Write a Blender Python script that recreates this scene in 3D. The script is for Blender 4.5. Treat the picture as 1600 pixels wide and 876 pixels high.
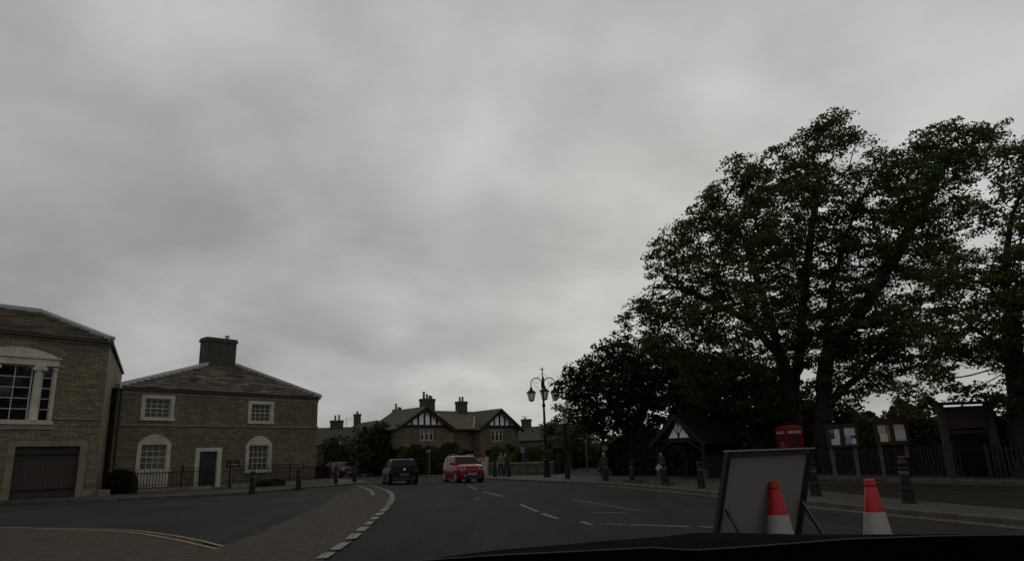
import bpy, bmesh, math, random
import numpy as np
from mathutils import Vector, Matrix, noise as mnoise

for o in list(bpy.data.objects): bpy.data.objects.remove(o)
scene = bpy.context.scene
C = scene.collection
rnd = random.Random(7)
R = math.radians

# ------------------------------------------------------------------ camera
F, PITCH, ROLL, H, K = 1079.0, R(14.55), R(2.1), 1.23, 0.012
fwd = Vector((0, math.cos(PITCH), math.sin(PITCH)))
r0 = Vector((1, 0, 0)); u0 = Vector((0, -math.sin(PITCH), math.cos(PITCH)))
rt = r0*math.cos(ROLL) - u0*math.sin(ROLL)
up = u0*math.cos(ROLL) + r0*math.sin(ROLL)
cam = bpy.data.cameras.new('camera')
cam.sensor_width = 36; cam.lens = 36*F/1600; cam.clip_start = 0.05; cam.clip_end = 3000
camo = bpy.data.objects.new('camera', cam); C.objects.link(camo)
m3 = Matrix((rt, up, -fwd)).transposed()
camo.matrix_world = Matrix.Translation((0, 0, H)) @ m3.to_4x4()
scene.camera = camo

# ------------------------------------------------------------------ world, sun, exposure
SUN_EL, SUN_AZ = R(18), R(12)
w = bpy.data.worlds.new('World'); scene.world = w; w.use_nodes = True
nt = w.node_tree; N = nt.nodes; N.clear(); L = nt.links
def wn(t, **kw):
    n = N.new(t)
    for k, v in kw.items(): setattr(n, k, v)
    return n
out = wn('ShaderNodeOutputWorld'); bg = wn('ShaderNodeBackground')
sky = wn('ShaderNodeTexSky', sky_type='NISHITA', sun_disc=False, sun_elevation=SUN_EL, sun_rotation=SUN_AZ)
tc = wn('ShaderNodeTexCoord'); sep = wn('ShaderNodeSeparateXYZ'); L.new(tc.outputs['Generated'], sep.inputs[0])
def wmath(op, a, b=None, c=None):
    n = wn('ShaderNodeMath', operation=op)
    for i, v in enumerate((a, b, c)):
        if v is None: continue
        if isinstance(v, (int, float)): n.inputs[i].default_value = v
        else: L.new(v, n.inputs[i])
    return n.outputs[0]
zc = wmath('MAXIMUM', sep.outputs[2], 0.0)
den = wmath('ADD', zc, 0.3)
cx = wmath('DIVIDE', sep.outputs[0], den); cy = wmath('DIVIDE', sep.outputs[1], den)
comb = wn('ShaderNodeCombineXYZ'); L.new(cx, comb.inputs[0]); L.new(cy, comb.inputs[1])
def cloud(scale, detail, rough, dist, off, sc=(1, 1, 1)):
    mp = wn('ShaderNodeMapping'); mp.inputs['Location'].default_value = off; mp.inputs['Scale'].default_value = sc
    L.new(comb.outputs[0], mp.inputs[0])
    n = wn('ShaderNodeTexNoise'); L.new(mp.outputs[0], n.inputs['Vector'])
    n.inputs['Scale'].default_value = scale; n.inputs['Detail'].default_value = detail
    n.inputs['Roughness'].default_value = rough; n.inputs['Distortion'].default_value = dist
    return n.outputs[0]
c1 = cloud(0.95, 2, 0.45, 0.3, (2.2, 3.9, 0), (1.0, 0.8, 1))
c2 = cloud(2.3, 5, 0.5, 0.25, (4.1, 9.3, 0), (1.0, 0.9, 1))
c3 = cloud(6.0, 4, 0.5, 0.2, (1.1, 5.3, 0), (1.0, 0.9, 1))
mixc = wmath('ADD', wmath('ADD', wmath('ADD', wmath('MULTIPLY', c1, 0.56), wmath('MULTIPLY', c2, 0.35)), wmath('MULTIPLY', c3, 0.09)), wmath('MULTIPLY', sep.outputs[0], 0.05))
ramp = wn('ShaderNodeValToRGB'); L.new(mixc, ramp.inputs[0])
e = ramp.color_ramp.elements
e[0].position = 0.38; e[0].color = (0.30, 0.311, 0.305, 1)
e[1].position = 0.62; e[1].color = (0.585, 0.585, 0.572, 1)
m = e.new(0.5); m.color = (0.425, 0.431, 0.421, 1)
skys = wn('ShaderNodeVectorMath', operation='SCALE'); L.new(sky.outputs[0], skys.inputs[0]); skys.inputs[3].default_value = 0.06
mx = wn('ShaderNodeMix', data_type='RGBA'); mx.inputs[0].default_value = 0.97
L.new(skys.outputs[0], mx.inputs[6]); L.new(ramp.outputs[0], mx.inputs[7])
L.new(mx.outputs[2], bg.inputs[0]); bg.inputs[1].default_value = 1.0
L.new(bg.outputs[0], out.inputs[0])

sun = bpy.data.lights.new('sun', 'SUN'); sun.energy = 0.5; sun.angle = R(60); sun.color = (1, 0.97, 0.92)
suno = bpy.data.objects.new('sun', sun); C.objects.link(suno)
sd = Vector((math.sin(SUN_AZ)*math.cos(SUN_EL), math.cos(SUN_AZ)*math.cos(SUN_EL), math.sin(SUN_EL)))
suno.rotation_euler = sd.to_track_quat('Z', 'Y').to_euler(); suno.location = (10, 60, 60)
vs = scene.view_settings
vs.view_transform = 'Standard'; vs.look = 'None'; vs.exposure = 0; vs.gamma = 1; vs.use_curve_mapping = False

# ------------------------------------------------------------------ helpers
def g(x, y=0): return -K*x
def ray(x, y): return fwd + rt*((x-800)/F) - up*((y-438)/F)
def at(x, y, Y):
    d = ray(x, y); t = Y/d.y; return Vector((d.x*t, Y, H+d.z*t))

class MB:
    def __init__(s): s.v = []; s.f = []; s.m = []
    def add(s, vs, fs, mi=0):
        b = len(s.v); s.v += [tuple(p) for p in vs]
        for f in fs: s.f.append([i+b for i in f]); s.m.append(mi)
        return s
    def box(s, x0, x1, y0, y1, z0, z1, mi=0, M=None):
        p = [Vector(q) for q in ((x0,y0,z0),(x1,y0,z0),(x1,y1,z0),(x0,y1,z0),(x0,y0,z1),(x1,y0,z1),(x1,y1,z1),(x0,y1,z1))]
        if M: p = [M @ q for q in p]
        return s.add(p, [(0,3,2,1),(4,5,6,7),(0,1,5,4),(1,2,6,5),(2,3,7,6),(3,0,4,7)], mi)
    def bar(s, a, b, wd, ht, mi=0, upv=(0,0,1)):
        a, b = Vector(a), Vector(b); d = (b-a).normalized(); u = Vector(upv)
        sd_ = d.cross(u)
        if sd_.length < 1e-4: sd_ = d.cross(Vector((1,0,0)))
        sd_.normalize(); u = sd_.cross(d)
        p = []
        for q in (a, b):
            for i, j in ((-1,-1),(1,-1),(1,1),(-1,1)): p.append(q + sd_*(i*wd/2) + u*(j*ht/2))
        return s.add(p, [(0,1,2,3),(7,6,5,4),(0,4,5,1),(1,5,6,2),(2,6,7,3),(3,7,4,0)], mi)
    def tube(s, pts, rad, n=8, mi=0, cap=True):
        pts = [Vector(p) for p in pts]
        if isinstance(rad, (int, float)): rad = [rad]*len(pts)
        b = len(s.v); ref = None
        for i, p in enumerate(pts):
            d = (pts[min(i+1, len(pts)-1)] - pts[max(i-1, 0)]).normalized()
            if ref is None:
                ref = Vector((1,0,0)) if abs(d.x) < 0.8 else Vector((0,1,0))
            a = (ref - d*ref.dot(d)).normalized(); ref = a; c = d.cross(a)
            for k in range(n):
                t = 2*math.pi*k/n; s.v.append(tuple(p + (a*math.cos(t)+c*math.sin(t))*rad[i]))
        for i in range(len(pts)-1):
            for k in range(n):
                k2 = (k+1) % n
                s.f.append([b+i*n+k, b+i*n+k2, b+(i+1)*n+k2, b+(i+1)*n+k]); s.m.append(mi)
        if cap:
            s.f.append([b+k for k in range(n)][::-1]); s.m.append(mi)
            s.f.append([b+(len(pts)-1)*n+k for k in range(n)]); s.m.append(mi)
        return s
    def lathe(s, prof, n=16, c=(0,0,0), mi=0, cap=True, sq=False, rot=0):
        b = len(s.v); c = Vector(c)
        for r_, z in prof:
            for k in range(n):
                t = 2*math.pi*k/n + rot; s.v.append((c.x+r_*math.cos(t), c.y+r_*math.sin(t), c.z+z))
        for i in range(len(prof)-1):
            for k in range(n):
                k2 = (k+1) % n
                s.f.append([b+i*n+k, b+i*n+k2, b+(i+1)*n+k2, b+(i+1)*n+k]); s.m.append(mi)
        if cap:
            s.f.append([b+k for k in range(n)][::-1]); s.m.append(mi)
            s.f.append([b+(len(prof)-1)*n+k for k in range(n)]); s.m.append(mi)
        return s
    def prism(s, poly, a, b_, axis='z', mi=0):
        """poly of 2-D points extruded: axis z -> (x,y), axis y -> (x,z) from y=a to b_"""
        n = len(poly)
        if axis == 'z': p = [(x, y, a) for x, y in poly] + [(x, y, b_) for x, y in poly]
        else: p = [(x, a, z) for x, z in poly] + [(x, b_, z) for x, z in poly]
        f = [list(range(n))[::-1], list(range(n, 2*n))]
        for i in range(n): f.append([i, (i+1) % n, n+(i+1) % n, n+i])
        return s.add(p, f, mi)
    def build(s, name, mats, parent=None, smooth=False, recalc=True):
        me = bpy.data.meshes.new(name); me.from_pydata(s.v, [], s.f)
        if not isinstance(mats, (list, tuple)): mats = [mats]
        for x in mats: me.materials.append(x)
        if len(mats) > 1: me.polygons.foreach_set('material_index', s.m)
        if recalc:
            bm = bmesh.new(); bm.from_mesh(me); bmesh.ops.recalc_face_normals(bm, faces=bm.faces); bm.to_mesh(me); bm.free()
        if smooth:
            me.polygons.foreach_set('use_smooth', [True]*len(me.polygons))
            me.set_sharp_from_angle(angle=R(38))
        me.update()
        return link(name, me, parent)
def link(name, me, parent=None):
    o = bpy.data.objects.new(name, me); C.objects.link(o)
    if parent: o.parent = parent
    return o
def tag(o, label=None, cat=None, group=None, kind=None):
    if label: o['label'] = label
    if cat: o['category'] = cat
    if group: o['group'] = group
    if kind: o['kind'] = kind
    return o
def empty(name, loc, rz=0, label=None, cat=None, group=None):
    o = bpy.data.objects.new(name, None); C.objects.link(o); o.empty_display_size = 0.2
    o.location = loc; o.rotation_euler = (0, 0, rz)
    return tag(o, label, cat, group)
def copy_tree(o, parent=None):
    c = o.copy(); C.objects.link(c); c.parent = parent
    for ch in list(o.children): copy_tree(ch, c)
    return c

# ------------------------------------------------------------------ materials
MATS = {}
def mat(name, col, rough=0.8, var=0.15, scale=3.0, bump=0.0, bscale=40.0, metal=0.0, spec=0.4, coat=0.0, stain=None, stain_amt=0.0, coords='Object', broad=0.0):
    if name in MATS: return MATS[name]
    m = bpy.data.materials.new(name); m.use_nodes = True; t = m.node_tree; n = t.nodes; l = t.links
    b = n['Principled BSDF']
    b.inputs['Roughness'].default_value = rough; b.inputs['Metallic'].default_value = metal
    b.inputs['Specular IOR Level'].default_value = spec; b.inputs['Coat Weight'].default_value = coat
    c = n.new('ShaderNodeTexCoord')
    nz = n.new('ShaderNodeTexNoise'); nz.inputs['Scale'].default_value = scale; nz.inputs['Detail'].default_value = 6
    nz.inputs['Roughness'].default_value = 0.65
    l.new(c.outputs[coords], nz.inputs['Vector'])
    r_ = n.new('ShaderNodeValToRGB'); l.new(nz.outputs[0], r_.inputs[0])
    r_.color_ramp.elements[0].position = 0.3; r_.color_ramp.elements[1].position = 0.7
    r_.color_ramp.elements[0].color = tuple(max(0, v*(1-var)) for v in col)+(1,)
    r_.color_ramp.elements[1].color = tuple(min(1, v*(1+var)) for v in col)+(1,)
    last = r_.outputs[0]
    if stain:
        n2 = n.new('ShaderNodeTexNoise'); n2.inputs['Scale'].default_value = scale*0.23; n2.inputs['Detail'].default_value = 7
        n2.inputs['Roughness'].default_value = 0.7
        l.new(c.outputs[coords], n2.inputs['Vector'])
        r2 = n.new('ShaderNodeValToRGB'); l.new(n2.outputs[0], r2.inputs[0])
        r2.color_ramp.elements[0].position = 0.45; r2.color_ramp.elements[1].position = 0.65
        mu = n.new('ShaderNodeMath'); mu.operation = 'MULTIPLY'; mu.inputs[1].default_value = stain_amt
        l.new(r2.outputs[0], mu.inputs[0])
        mx = n.new('ShaderNodeMix'); mx.data_type = 'RGBA'
        l.new(mu.outputs[0], mx.inputs[0]); l.new(last, mx.inputs[6]); mx.inputs[7].default_value = tuple(stain)+(1,)
        last = mx.outputs[2]
    if broad:
        mpb = n.new('ShaderNodeMapping'); mpb.inputs['Scale'].default_value = (1.0, 0.22, 1); l.new(c.outputs[coords], mpb.inputs[0])
        n4 = n.new('ShaderNodeTexNoise'); n4.inputs['Scale'].default_value = 0.7; n4.inputs['Detail'].default_value = 9; n4.inputs['Roughness'].default_value = 0.62; n4.inputs['Distortion'].default_value = 0.6
        l.new(mpb.outputs[0], n4.inputs['Vector'])
        n5 = n.new('ShaderNodeTexNoise'); n5.inputs['Scale'].default_value = 70; n5.inputs['Detail'].default_value = 2; l.new(c.outputs[coords], n5.inputs['Vector'])
        ad = n.new('ShaderNodeMath'); ad.operation = 'ADD'; l.new(n4.outputs[0], ad.inputs[0]); l.new(n5.outputs[0], ad.inputs[1])
        mr = n.new('ShaderNodeMapRange'); mr.inputs[1].default_value = 0.6; mr.inputs[2].default_value = 1.4; mr.inputs[3].default_value = 1-broad; mr.inputs[4].default_value = 1+broad; l.new(ad.outputs[0], mr.inputs[0])
        hv = n.new('ShaderNodeHueSaturation'); l.new(mr.outputs[0], hv.inputs['Value']); l.new(last, hv.inputs['Color']); last = hv.outputs[0]
    l.new(last, b.inputs['Base Color'])
    if bump:
        n3 = n.new('ShaderNodeTexNoise'); n3.inputs['Scale'].default_value = bscale; n3.inputs['Detail'].default_value = 4
        l.new(c.outputs[coords], n3.inputs['Vector'])
        bp = n.new('ShaderNodeBump'); bp.inputs['Strength'].default_value = bump; bp.inputs['Distance'].default_value = 0.02
        l.new(n3.outputs[0], bp.inputs['Height']); l.new(bp.outputs[0], b.inputs['Normal'])
    MATS[name] = m; return m

def brick_mat(name, c1, c2, mortar, bw, bh, msize=0.012, stain=(0.03,0.028,0.022), stain_amt=0.6, bump=0.5, flat=False):
    if name in MATS: return MATS[name]
    m = bpy.data.materials.new(name); m.use_nodes = True; t = m.node_tree; n = t.nodes; l = t.links
    b = n['Principled BSDF']; b.inputs['Roughness'].default_value = 0.9; b.inputs['Specular IOR Level'].default_value = 0.2
    c = n.new('ShaderNodeTexCoord'); s = n.new('ShaderNodeSeparateXYZ'); l.new(c.outputs['Object'], s.inputs[0])
    cb = n.new('ShaderNodeCombineXYZ')
    if flat:
        l.new(s.outputs[0], cb.inputs[0]); l.new(s.outputs[1], cb.inputs[1])
    else:
        ad = n.new('ShaderNodeMath'); l.new(s.outputs[0], ad.inputs[0]); l.new(s.outputs[1], ad.inputs[1])
        l.new(ad.outputs[0], cb.inputs[0]); l.new(s.outputs[2], cb.inputs[1])
    # warp so courses are not ruler straight
    wz = n.new('ShaderNodeTexNoise'); wz.inputs['Scale'].default_value = 1.3; wz.inputs['Detail'].default_value = 3; l.new(cb.outputs[0], wz.inputs['Vector'])
    wa = n.new('ShaderNodeVectorMath'); wa.operation = 'SCALE'; wa.inputs[3].default_value = 0.03; l.new(wz.outputs['Color'], wa.inputs[0])
    wb = n.new('ShaderNodeVectorMath'); wb.operation = 'ADD'; l.new(cb.outputs[0], wb.inputs[0]); l.new(wa.outputs[0], wb.inputs[1])
    br = n.new('ShaderNodeTexBrick'); l.new(wb.outputs[0], br.inputs['Vector'])
    br.inputs['Scale'].default_value = 1.0; br.inputs['Brick Width'].default_value = bw; br.inputs['Row Height'].default_value = bh
    br.inputs['Mortar Size'].default_value = msize; br.inputs['Color1'].default_value = c1+(1,); br.inputs['Color2'].default_value = c2+(1,)
    br.inputs['Mortar'].default_value = mortar+(1,); br.inputs['Bias'].default_value = -0.1
    nz = n.new('ShaderNodeTexNoise'); nz.inputs['Scale'].default_value = 9; nz.inputs['Detail'].default_value = 6; l.new(cb.outputs[0], nz.inputs['Vector'])
    hs = n.new('ShaderNodeHueSaturation'); l.new(br.outputs[0], hs.inputs['Color'])
    mr = n.new('ShaderNodeMapRange'); mr.inputs[3].default_value = 0.3; mr.inputs[4].default_value = 1.7; l.new(nz.outputs[0], mr.inputs[0]); l.new(mr.outputs[0], hs.inputs['Value'])
    n2 = n.new('ShaderNodeTexNoise'); n2.inputs['Scale'].default_value = 0.55; n2.inputs['Detail'].default_value = 8; n2.inputs['Roughness'].default_value = 0.7
    mp = n.new('ShaderNodeMapping'); mp.inputs['Scale'].default_value = (1.6, 0.7, 1); l.new(cb.outputs[0], mp.inputs[0]); l.new(mp.outputs[0], n2.inputs['Vector'])
    r2 = n.new('ShaderNodeValToRGB'); l.new(n2.outputs[0], r2.inputs[0]); r2.color_ramp.elements[0].position = 0.42; r2.color_ramp.elements[1].position = 0.72
    mu = n.new('ShaderNodeMath'); mu.operation = 'MULTIPLY'; mu.inputs[1].default_value = stain_amt; l.new(r2.outputs[0], mu.inputs[0])
    mx = n.new('ShaderNodeMix'); mx.data_type = 'RGBA'; l.new(mu.outputs[0], mx.inputs[0]); l.new(hs.outputs[0], mx.inputs[6]); mx.inputs[7].default_value = stain+(1,)
    l.new(mx.outputs[2], b.inputs['Base Color'])
    bp = n.new('ShaderNodeBump'); bp.inputs['Strength'].default_value = bump; bp.inputs['Distance'].default_value = 0.02; bp.invert = True
    l.new(br.outputs['Fac'], bp.inputs['Height']); l.new(bp.outputs[0], b.inputs['Normal'])
    MATS[name] = m; return m

def island_mat(name, cols, rough=0.85, transl=0.0, spec=0.3, bump=0.0):
    """colour varies per loose piece (leaf, slate, brick)"""
    if name in MATS: return MATS[name]
    m = bpy.data.materials.new(name); m.use_nodes = True; t = m.node_tree; n = t.nodes; l = t.links
    b = n['Principled BSDF']; b.inputs['Roughness'].default_value = rough; b.inputs['Specular IOR Level'].default_value = spec
    ge = n.new('ShaderNodeNewGeometry'); r_ = n.new('ShaderNodeValToRGB'); l.new(ge.outputs['Random Per Island'], r_.inputs[0])
    els = r_.color_ramp.elements
    els[0].color = cols[0]+(1,); els[0].position = 0; els[1].color = cols[-1]+(1,); els[1].position = 1
    for i, c in enumerate(cols[1:-1]): els.new((i+1)/(len(cols)-1)).color = c+(1,)
    c = n.new('ShaderNodeTexCoord'); nz = n.new('ShaderNodeTexNoise'); nz.inputs['Scale'].default_value = 0.8 if transl else 6.0; nz.inputs['Detail'].default_value = 5
    l.new(c.outputs['Object'], nz.inputs['Vector'])
    hs = n.new('ShaderNodeHueSaturation'); l.new(r_.outputs[0], hs.inputs['Color'])
    mr = n.new('ShaderNodeMapRange'); mr.inputs[3].default_value = 0.55; mr.inputs[4].default_value = 1.45; l.new(nz.outputs[0], mr.inputs[0]); l.new(mr.outputs[0], hs.inputs['Value'])
    l.new(hs.outputs[0], b.inputs['Base Color'])
    if transl:
        tr = n.new('ShaderNodeBsdfTranslucent'); l.new(hs.outputs[0], tr.inputs[0])
        ms = n.new('ShaderNodeMixShader'); ms.inputs[0].default_value = transl
        l.new(b.outputs[0], ms.inputs[1]); l.new(tr.outputs[0], ms.inputs[2]); l.new(ms.outputs[0], n['Material Output'].inputs[0])
    MATS[name] = m; return m

def paint_mat(name, col, under, wear=0.5, scale=14):
    """road paint worn through to the surface below"""
    if name in MATS: return MATS[name]
    m = bpy.data.materials.new(name); m.use_nodes = True; t = m.node_tree; n = t.nodes; l = t.links
    b = n['Principled BSDF']; b.inputs['Roughness'].default_value = 0.75; b.inputs['Specular IOR Level'].default_value = 0.3
    c = n.new('ShaderNodeTexCoord'); nz = n.new('ShaderNodeTexNoise'); nz.inputs['Scale'].default_value = scale; nz.inputs['Detail'].default_value = 8; nz.inputs['Roughness'].default_value = 0.75
    l.new(c.outputs['Object'], nz.inputs['Vector'])
    r_ = n.new('ShaderNodeValToRGB'); l.new(nz.outputs[0], r_.inputs[0])
    r_.color_ramp.elements[0].position = wear-0.06; r_.color_ramp.elements[1].position = wear+0.08
    r_.color_ramp.elements[0].color = under+(1,); r_.color_ramp.elements[1].color = col+(1,)
    l.new(r_.outputs[0], b.inputs['Base Color']); MATS[name] = m; return m

ASPH = mat('asphalt', (0.036,0.038,0.034), 0.95, 0.5, 26, 0.8, 160, spec=0.05, stain=(0.025,0.0265,0.024), stain_amt=0.8, broad=0.6)
ASPH2 = mat('asphalt_bluegrey', (0.037,0.0395,0.037), 0.95, 0.45, 26, 0.8, 160, spec=0.05, stain=(0.030,0.032,0.030), stain_amt=0.8, broad=0.45)
ASPH3 = mat('asphalt_brown', (0.026,0.023,0.018), 0.95, 0.4, 18, 0.6, 140, spec=0.05, stain=(0.018,0.016,0.013), stain_amt=0.7)
FLAG = brick_mat('pavement_flags', (0.055,0.048,0.035), (0.040,0.035,0.026), (0.022,0.02,0.016), 0.75, 0.5, 0.018, (0.032,0.028,0.02), 0.7, 0.3, flat=True)
EARTH = mat('earth', (0.045,0.045,0.028), 0.95, 0.35, 3, 0.4, 20)
KERB = mat('kerb_stone', (0.065,0.061,0.05), 0.9, 0.3, 5, 0.3, 30, stain=(0.03,0.028,0.022), stain_amt=0.6)
SETT = island_mat('setts', [(0.060,0.050,0.041),(0.070,0.057,0.046),(0.064,0.055,0.044),(0.073,0.057,0.048)], 0.95, spec=0.05)
GROUT = mat('grout', (0.062,0.054,0.043), 0.95, 0.25, 30, 0.3, 90)
SETTFAR = brick_mat('setts_far', (0.050,0.043,0.034), (0.045,0.038,0.031), (0.034,0.029,0.024), 0.22, 0.11, 0.012, (0.04,0.034,0.028), 0.5, 0.3, flat=True)
WPAINT = paint_mat('white_road_paint', (0.22,0.21,0.19), (0.038,0.034,0.03), 0.50)
WPAINT2 = paint_mat('white_road_paint_worn', (0.165,0.165,0.152), (0.036,0.037,0.033), 0.53)
YPAINT = paint_mat('yellow_road_paint', (0.25,0.18,0.06), (0.038,0.032,0.025), 0.46)
STONE = brick_mat('coursed_stone', (0.25,0.203,0.13), (0.125,0.1,0.066), (0.1,0.084,0.058), 0.36, 0.105, 0.016, (0.075,0.06,0.042), 0.75, 1.0)
STONE2 = brick_mat('coursed_stone_grey', (0.225,0.188,0.125), (0.115,0.096,0.066), (0.095,0.082,0.058), 0.36, 0.105, 0.016, (0.07,0.058,0.042), 0.75, 1.0)
QUOIN = mat('dressed_stone', (0.2,0.165,0.115), 0.9, 0.25, 2.5, 0.3, 25, stain=(0.07,0.06,0.045), stain_amt=0.6)
CREAM = mat('cream_paint', (0.45,0.41,0.335), 0.6, 0.08, 4, 0.08, 30, stain=(0.24,0.215,0.17), stain_amt=0.7)
WHITEJ = mat('white_joinery', (0.38,0.365,0.325), 0.5, 0.05, 6)
GLASSB = mat('window_glass_blind', (0.07,0.064,0.05), 0.12, 0.25, 1.2, spec=0.5)
GLASSD = mat('window_glass_dark', (0.009,0.009,0.009), 0.04, 0.3, 2, spec=0.3)
DOORN = mat('door_black', (0.016,0.017,0.022), 0.45, 0.2, 5)
GARD = mat('garage_timber', (0.03,0.02,0.016), 0.6, 0.35, 6, 0.3, 30)
LEAD = mat('lead', (0.3,0.305,0.31), 0.55, 0.15, 3, 0.1, 20)
BLACKM = mat('black_iron', (0.008,0.008,0.008), 0.6, 0.25, 12, 0.1, 60, spec=0.2)
GUTTER = mat('gutter_black', (0.016,0.015,0.014), 0.5, 0.2, 6)
SLATE = island_mat('stone_slates', [(0.066,0.053,0.042),(0.15,0.12,0.09),(0.095,0.075,0.058),(0.20,0.16,0.12),(0.052,0.044,0.036),(0.122,0.102,0.078)], 0.9)
SLATEF = brick_mat('slates_far', (0.17,0.13,0.085), (0.10,0.08,0.055), (0.05,0.042,0.033), 0.4, 0.22, 0.03, (0.08,0.07,0.045), 0.7, 0.5)
SLATEG = brick_mat('slates_grey', (0.09,0.08,0.065), (0.07,0.062,0.052), (0.04,0.036,0.03), 0.4, 0.22, 0.03, (0.05,0.045,0.035), 0.7, 0.5)
SOOT = mat('sooty_stone', (0.05,0.045,0.037), 0.95, 0.35, 3, 0.5, 12)
POT = mat('chimney_pot', (0.12,0.09,0.065), 0.9, 0.25, 4)
BARK = mat('bark', (0.014,0.012,0.010), 0.95, 0.35, 5, 0.8, 14)
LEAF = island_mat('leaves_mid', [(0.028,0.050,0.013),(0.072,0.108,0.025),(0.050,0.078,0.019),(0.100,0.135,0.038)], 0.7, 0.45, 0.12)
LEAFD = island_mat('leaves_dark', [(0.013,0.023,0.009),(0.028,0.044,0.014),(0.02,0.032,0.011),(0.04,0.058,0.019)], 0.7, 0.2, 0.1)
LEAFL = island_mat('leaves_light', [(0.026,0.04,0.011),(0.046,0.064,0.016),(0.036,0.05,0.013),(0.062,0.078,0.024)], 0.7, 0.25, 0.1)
HCORE = mat('hedge_core', (0.014,0.017,0.008), 0.95, 0.3, 4)

# ------------------------------------------------------------------ ground
KR = [(9.0,5),(8.75,9),(8.16,11.93),(7.57,14.74),(6.98,17.83),(6.3,22.2),(5.6,26.6),(4.95,29.6),(4.1,33.3),(2.6,37.0),(0.7,41.3),(-1.2,46),(-3.0,51),(-6,57.5),(-10,65.5),(-16.5,75),(-26,85)]
KL = [(-45,30),(-28,29.2),(-20.9,28.9),(-16.8,28.7),(-13.9,30.6),(-12.3,33.1),(-11.4,37.0),(-10.5,40.7),(-9.8,43.6),(-10.0,46.2),(-11.5,50.5),(-15,56.5),(-22,64),(-34,74)]
def smooth(pts, n=6):
    o = []; P = [Vector((*p, 0)) for p in pts]
    for i in range(len(P)-1):
        a, b, c, d = P[max(i-1,0)], P[i], P[i+1], P[min(i+2,len(P)-1)]
        for k in range(n):
            t = k/n
            q = 0.5*((2*b)+(c-a)*t+(2*a-5*b+4*c-d)*t*t+(-a+3*b-3*c+d)*t**3); o.append((q.x, q.y))
    o.append((P[-1].x, P[-1].y)); return o
KRs, KLs = smooth(KR), smooth(KL)
def sheet(name, poly, h, m_, parent=None, thick=0.0, kind='structure'):
    bm = bmesh.new(); vs = [bm.verts.new((x, y, g(x)+h)) for x, y in poly]
    f = bm.faces.new(vs); bm.normal_update()
    if f.normal.z < 0: f.normal_flip()
    if thick:
        r_ = bmesh.ops.extrude_face_region(bm, geom=[f])
        for v in r_['geom']:
            if isinstance(v, bmesh.types.BMVert): v.co.z -= 0
        low = set(vs)
        for v in bm.verts:
            if v in low: v.co.z -= thick
    bmesh.ops.triangulate(bm, faces=[f_ for f_ in bm.faces if len(f_.verts) > 4])
    bmesh.ops.recalc_face_normals(bm, faces=bm.faces)
    if not thick:
        for f_ in bm.faces:
            if f_.normal.z < 0: f_.normal_flip()
    me = bpy.data.meshes.new(name); bm.to_mesh(me); bm.free(); me.materials.append(m_)
    o = link(name, me, parent)
    if not parent: tag(o, kind=kind)
    return o
sheet('ground', [(-300,-60),(300,-60),(300,500),(-300,500)], -0.05, EARTH)
road = sheet('road', [(-60,-20),(20,-20),(20,8),(14,50),(4,90),(-60,130),(-60,20)], 0.0, ASPH)
sroad = sheet('side_road', smooth([(-60,14.5),(-24,17.6),(-11.8,16.3),(-8.1,14.9),(-5.6,12.7)],4) + [(-4.9,11.9),(-4.6,14),(-4.5,26),(-6,33),(-9,43.5)] + [(-9.5,47),(-14,58),(-60,74)], 0.004, ASPH2)
pavR = sheet('pavement_right', KRs + [(-26,140),(90,140),(90,5)], 0.10, FLAG, thick=0.3)
pavL = sheet('pavement_left', KLs + [(-34,90),(-70,90),(-70,30)], 0.12, FLAG, thick=0.3)
lane = sheet('side_lane', smooth([(10.6,6),(10.0,11),(9.4,14.8),(9.2,18),(9.3,22),(9.6,25.5),(10.2,28.2)],4) + [(11.8,28.4),(13.98,26.9),(15.57,22.4),(17.2,18.5),(20.5,12),(24,6)], 0.104, ASPH3)
sst = sheet('side_street', [(3.6,47),(7.5,45),(8.2,60),(8.8,80),(9.5,139),(3.4,139),(3.6,80)], 0.104, ASPH)
pavB = sheet('pavement_back', [(10.4,29.4),(11.9,28.6),(14.1,27.0),(15.7,22.5),(17.3,18.6),(20.6,12.1),(24.1,6),(60,6),(60,60),(12,60)], 0.22, FLAG, thick=0.2)

kerbmesh = {}
def kerb(name, pts, h, length=0.92, maxy=60, wd=0.14):
    root = empty(name, (pts[0][0], pts[0][1], g(pts[0][0]))); tag(root, kind='structure')
    seg = [Vector((*p, 0)) for p in pts]; acc = [0]
    for a, b in zip(seg, seg[1:]): acc.append(acc[-1]+(b-a).length)
    def pt(d):
        for i in range(len(seg)-1):
            if acc[i+1] >= d: return seg[i].lerp(seg[i+1], (d-acc[i])/max(1e-6, acc[i+1]-acc[i]))
        return seg[-1]
    d = 0; me = None; k = 0
    while d + length < acc[-1]:
        a, b = pt(d), pt(d+length); d += length
        if a.y > maxy: continue
        if me is None:
            mb = MB(); hl = length/2-0.006; c = 0.02
            mb.prism([(-wd/2, -0.25),(wd/2,-0.25),(wd/2,h-c),(wd/2-c,h),(-wd/2+c,h),(-wd/2,h-c)], -hl, hl, 'y')
            me0 = mb.build('kerbstone', KERB, root); me = me0.data; o = me0
        else: o = link('kerbstone', me, root)
        o.rotation_euler = (0, 0, math.atan2(b.y-a.y, b.x-a.x)-math.pi/2)
        mid = (a+b)/2
        o.location = (mid.x-root.location.x, mid.y-root.location.y, g(mid.x)-root.location.z + rnd.uniform(-0.006, 0.006)+0.006)
    return root
kerb('kerb_right', KRs, 0.11)
kerb('kerb_left', KLs[6:], 0.13)
kerb('kerb_back', smooth([(11.6,28.9),(13.9,27.2),(15.6,22.6),(17.3,18.5),(20.6,12)], 4), 0.23)

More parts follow.
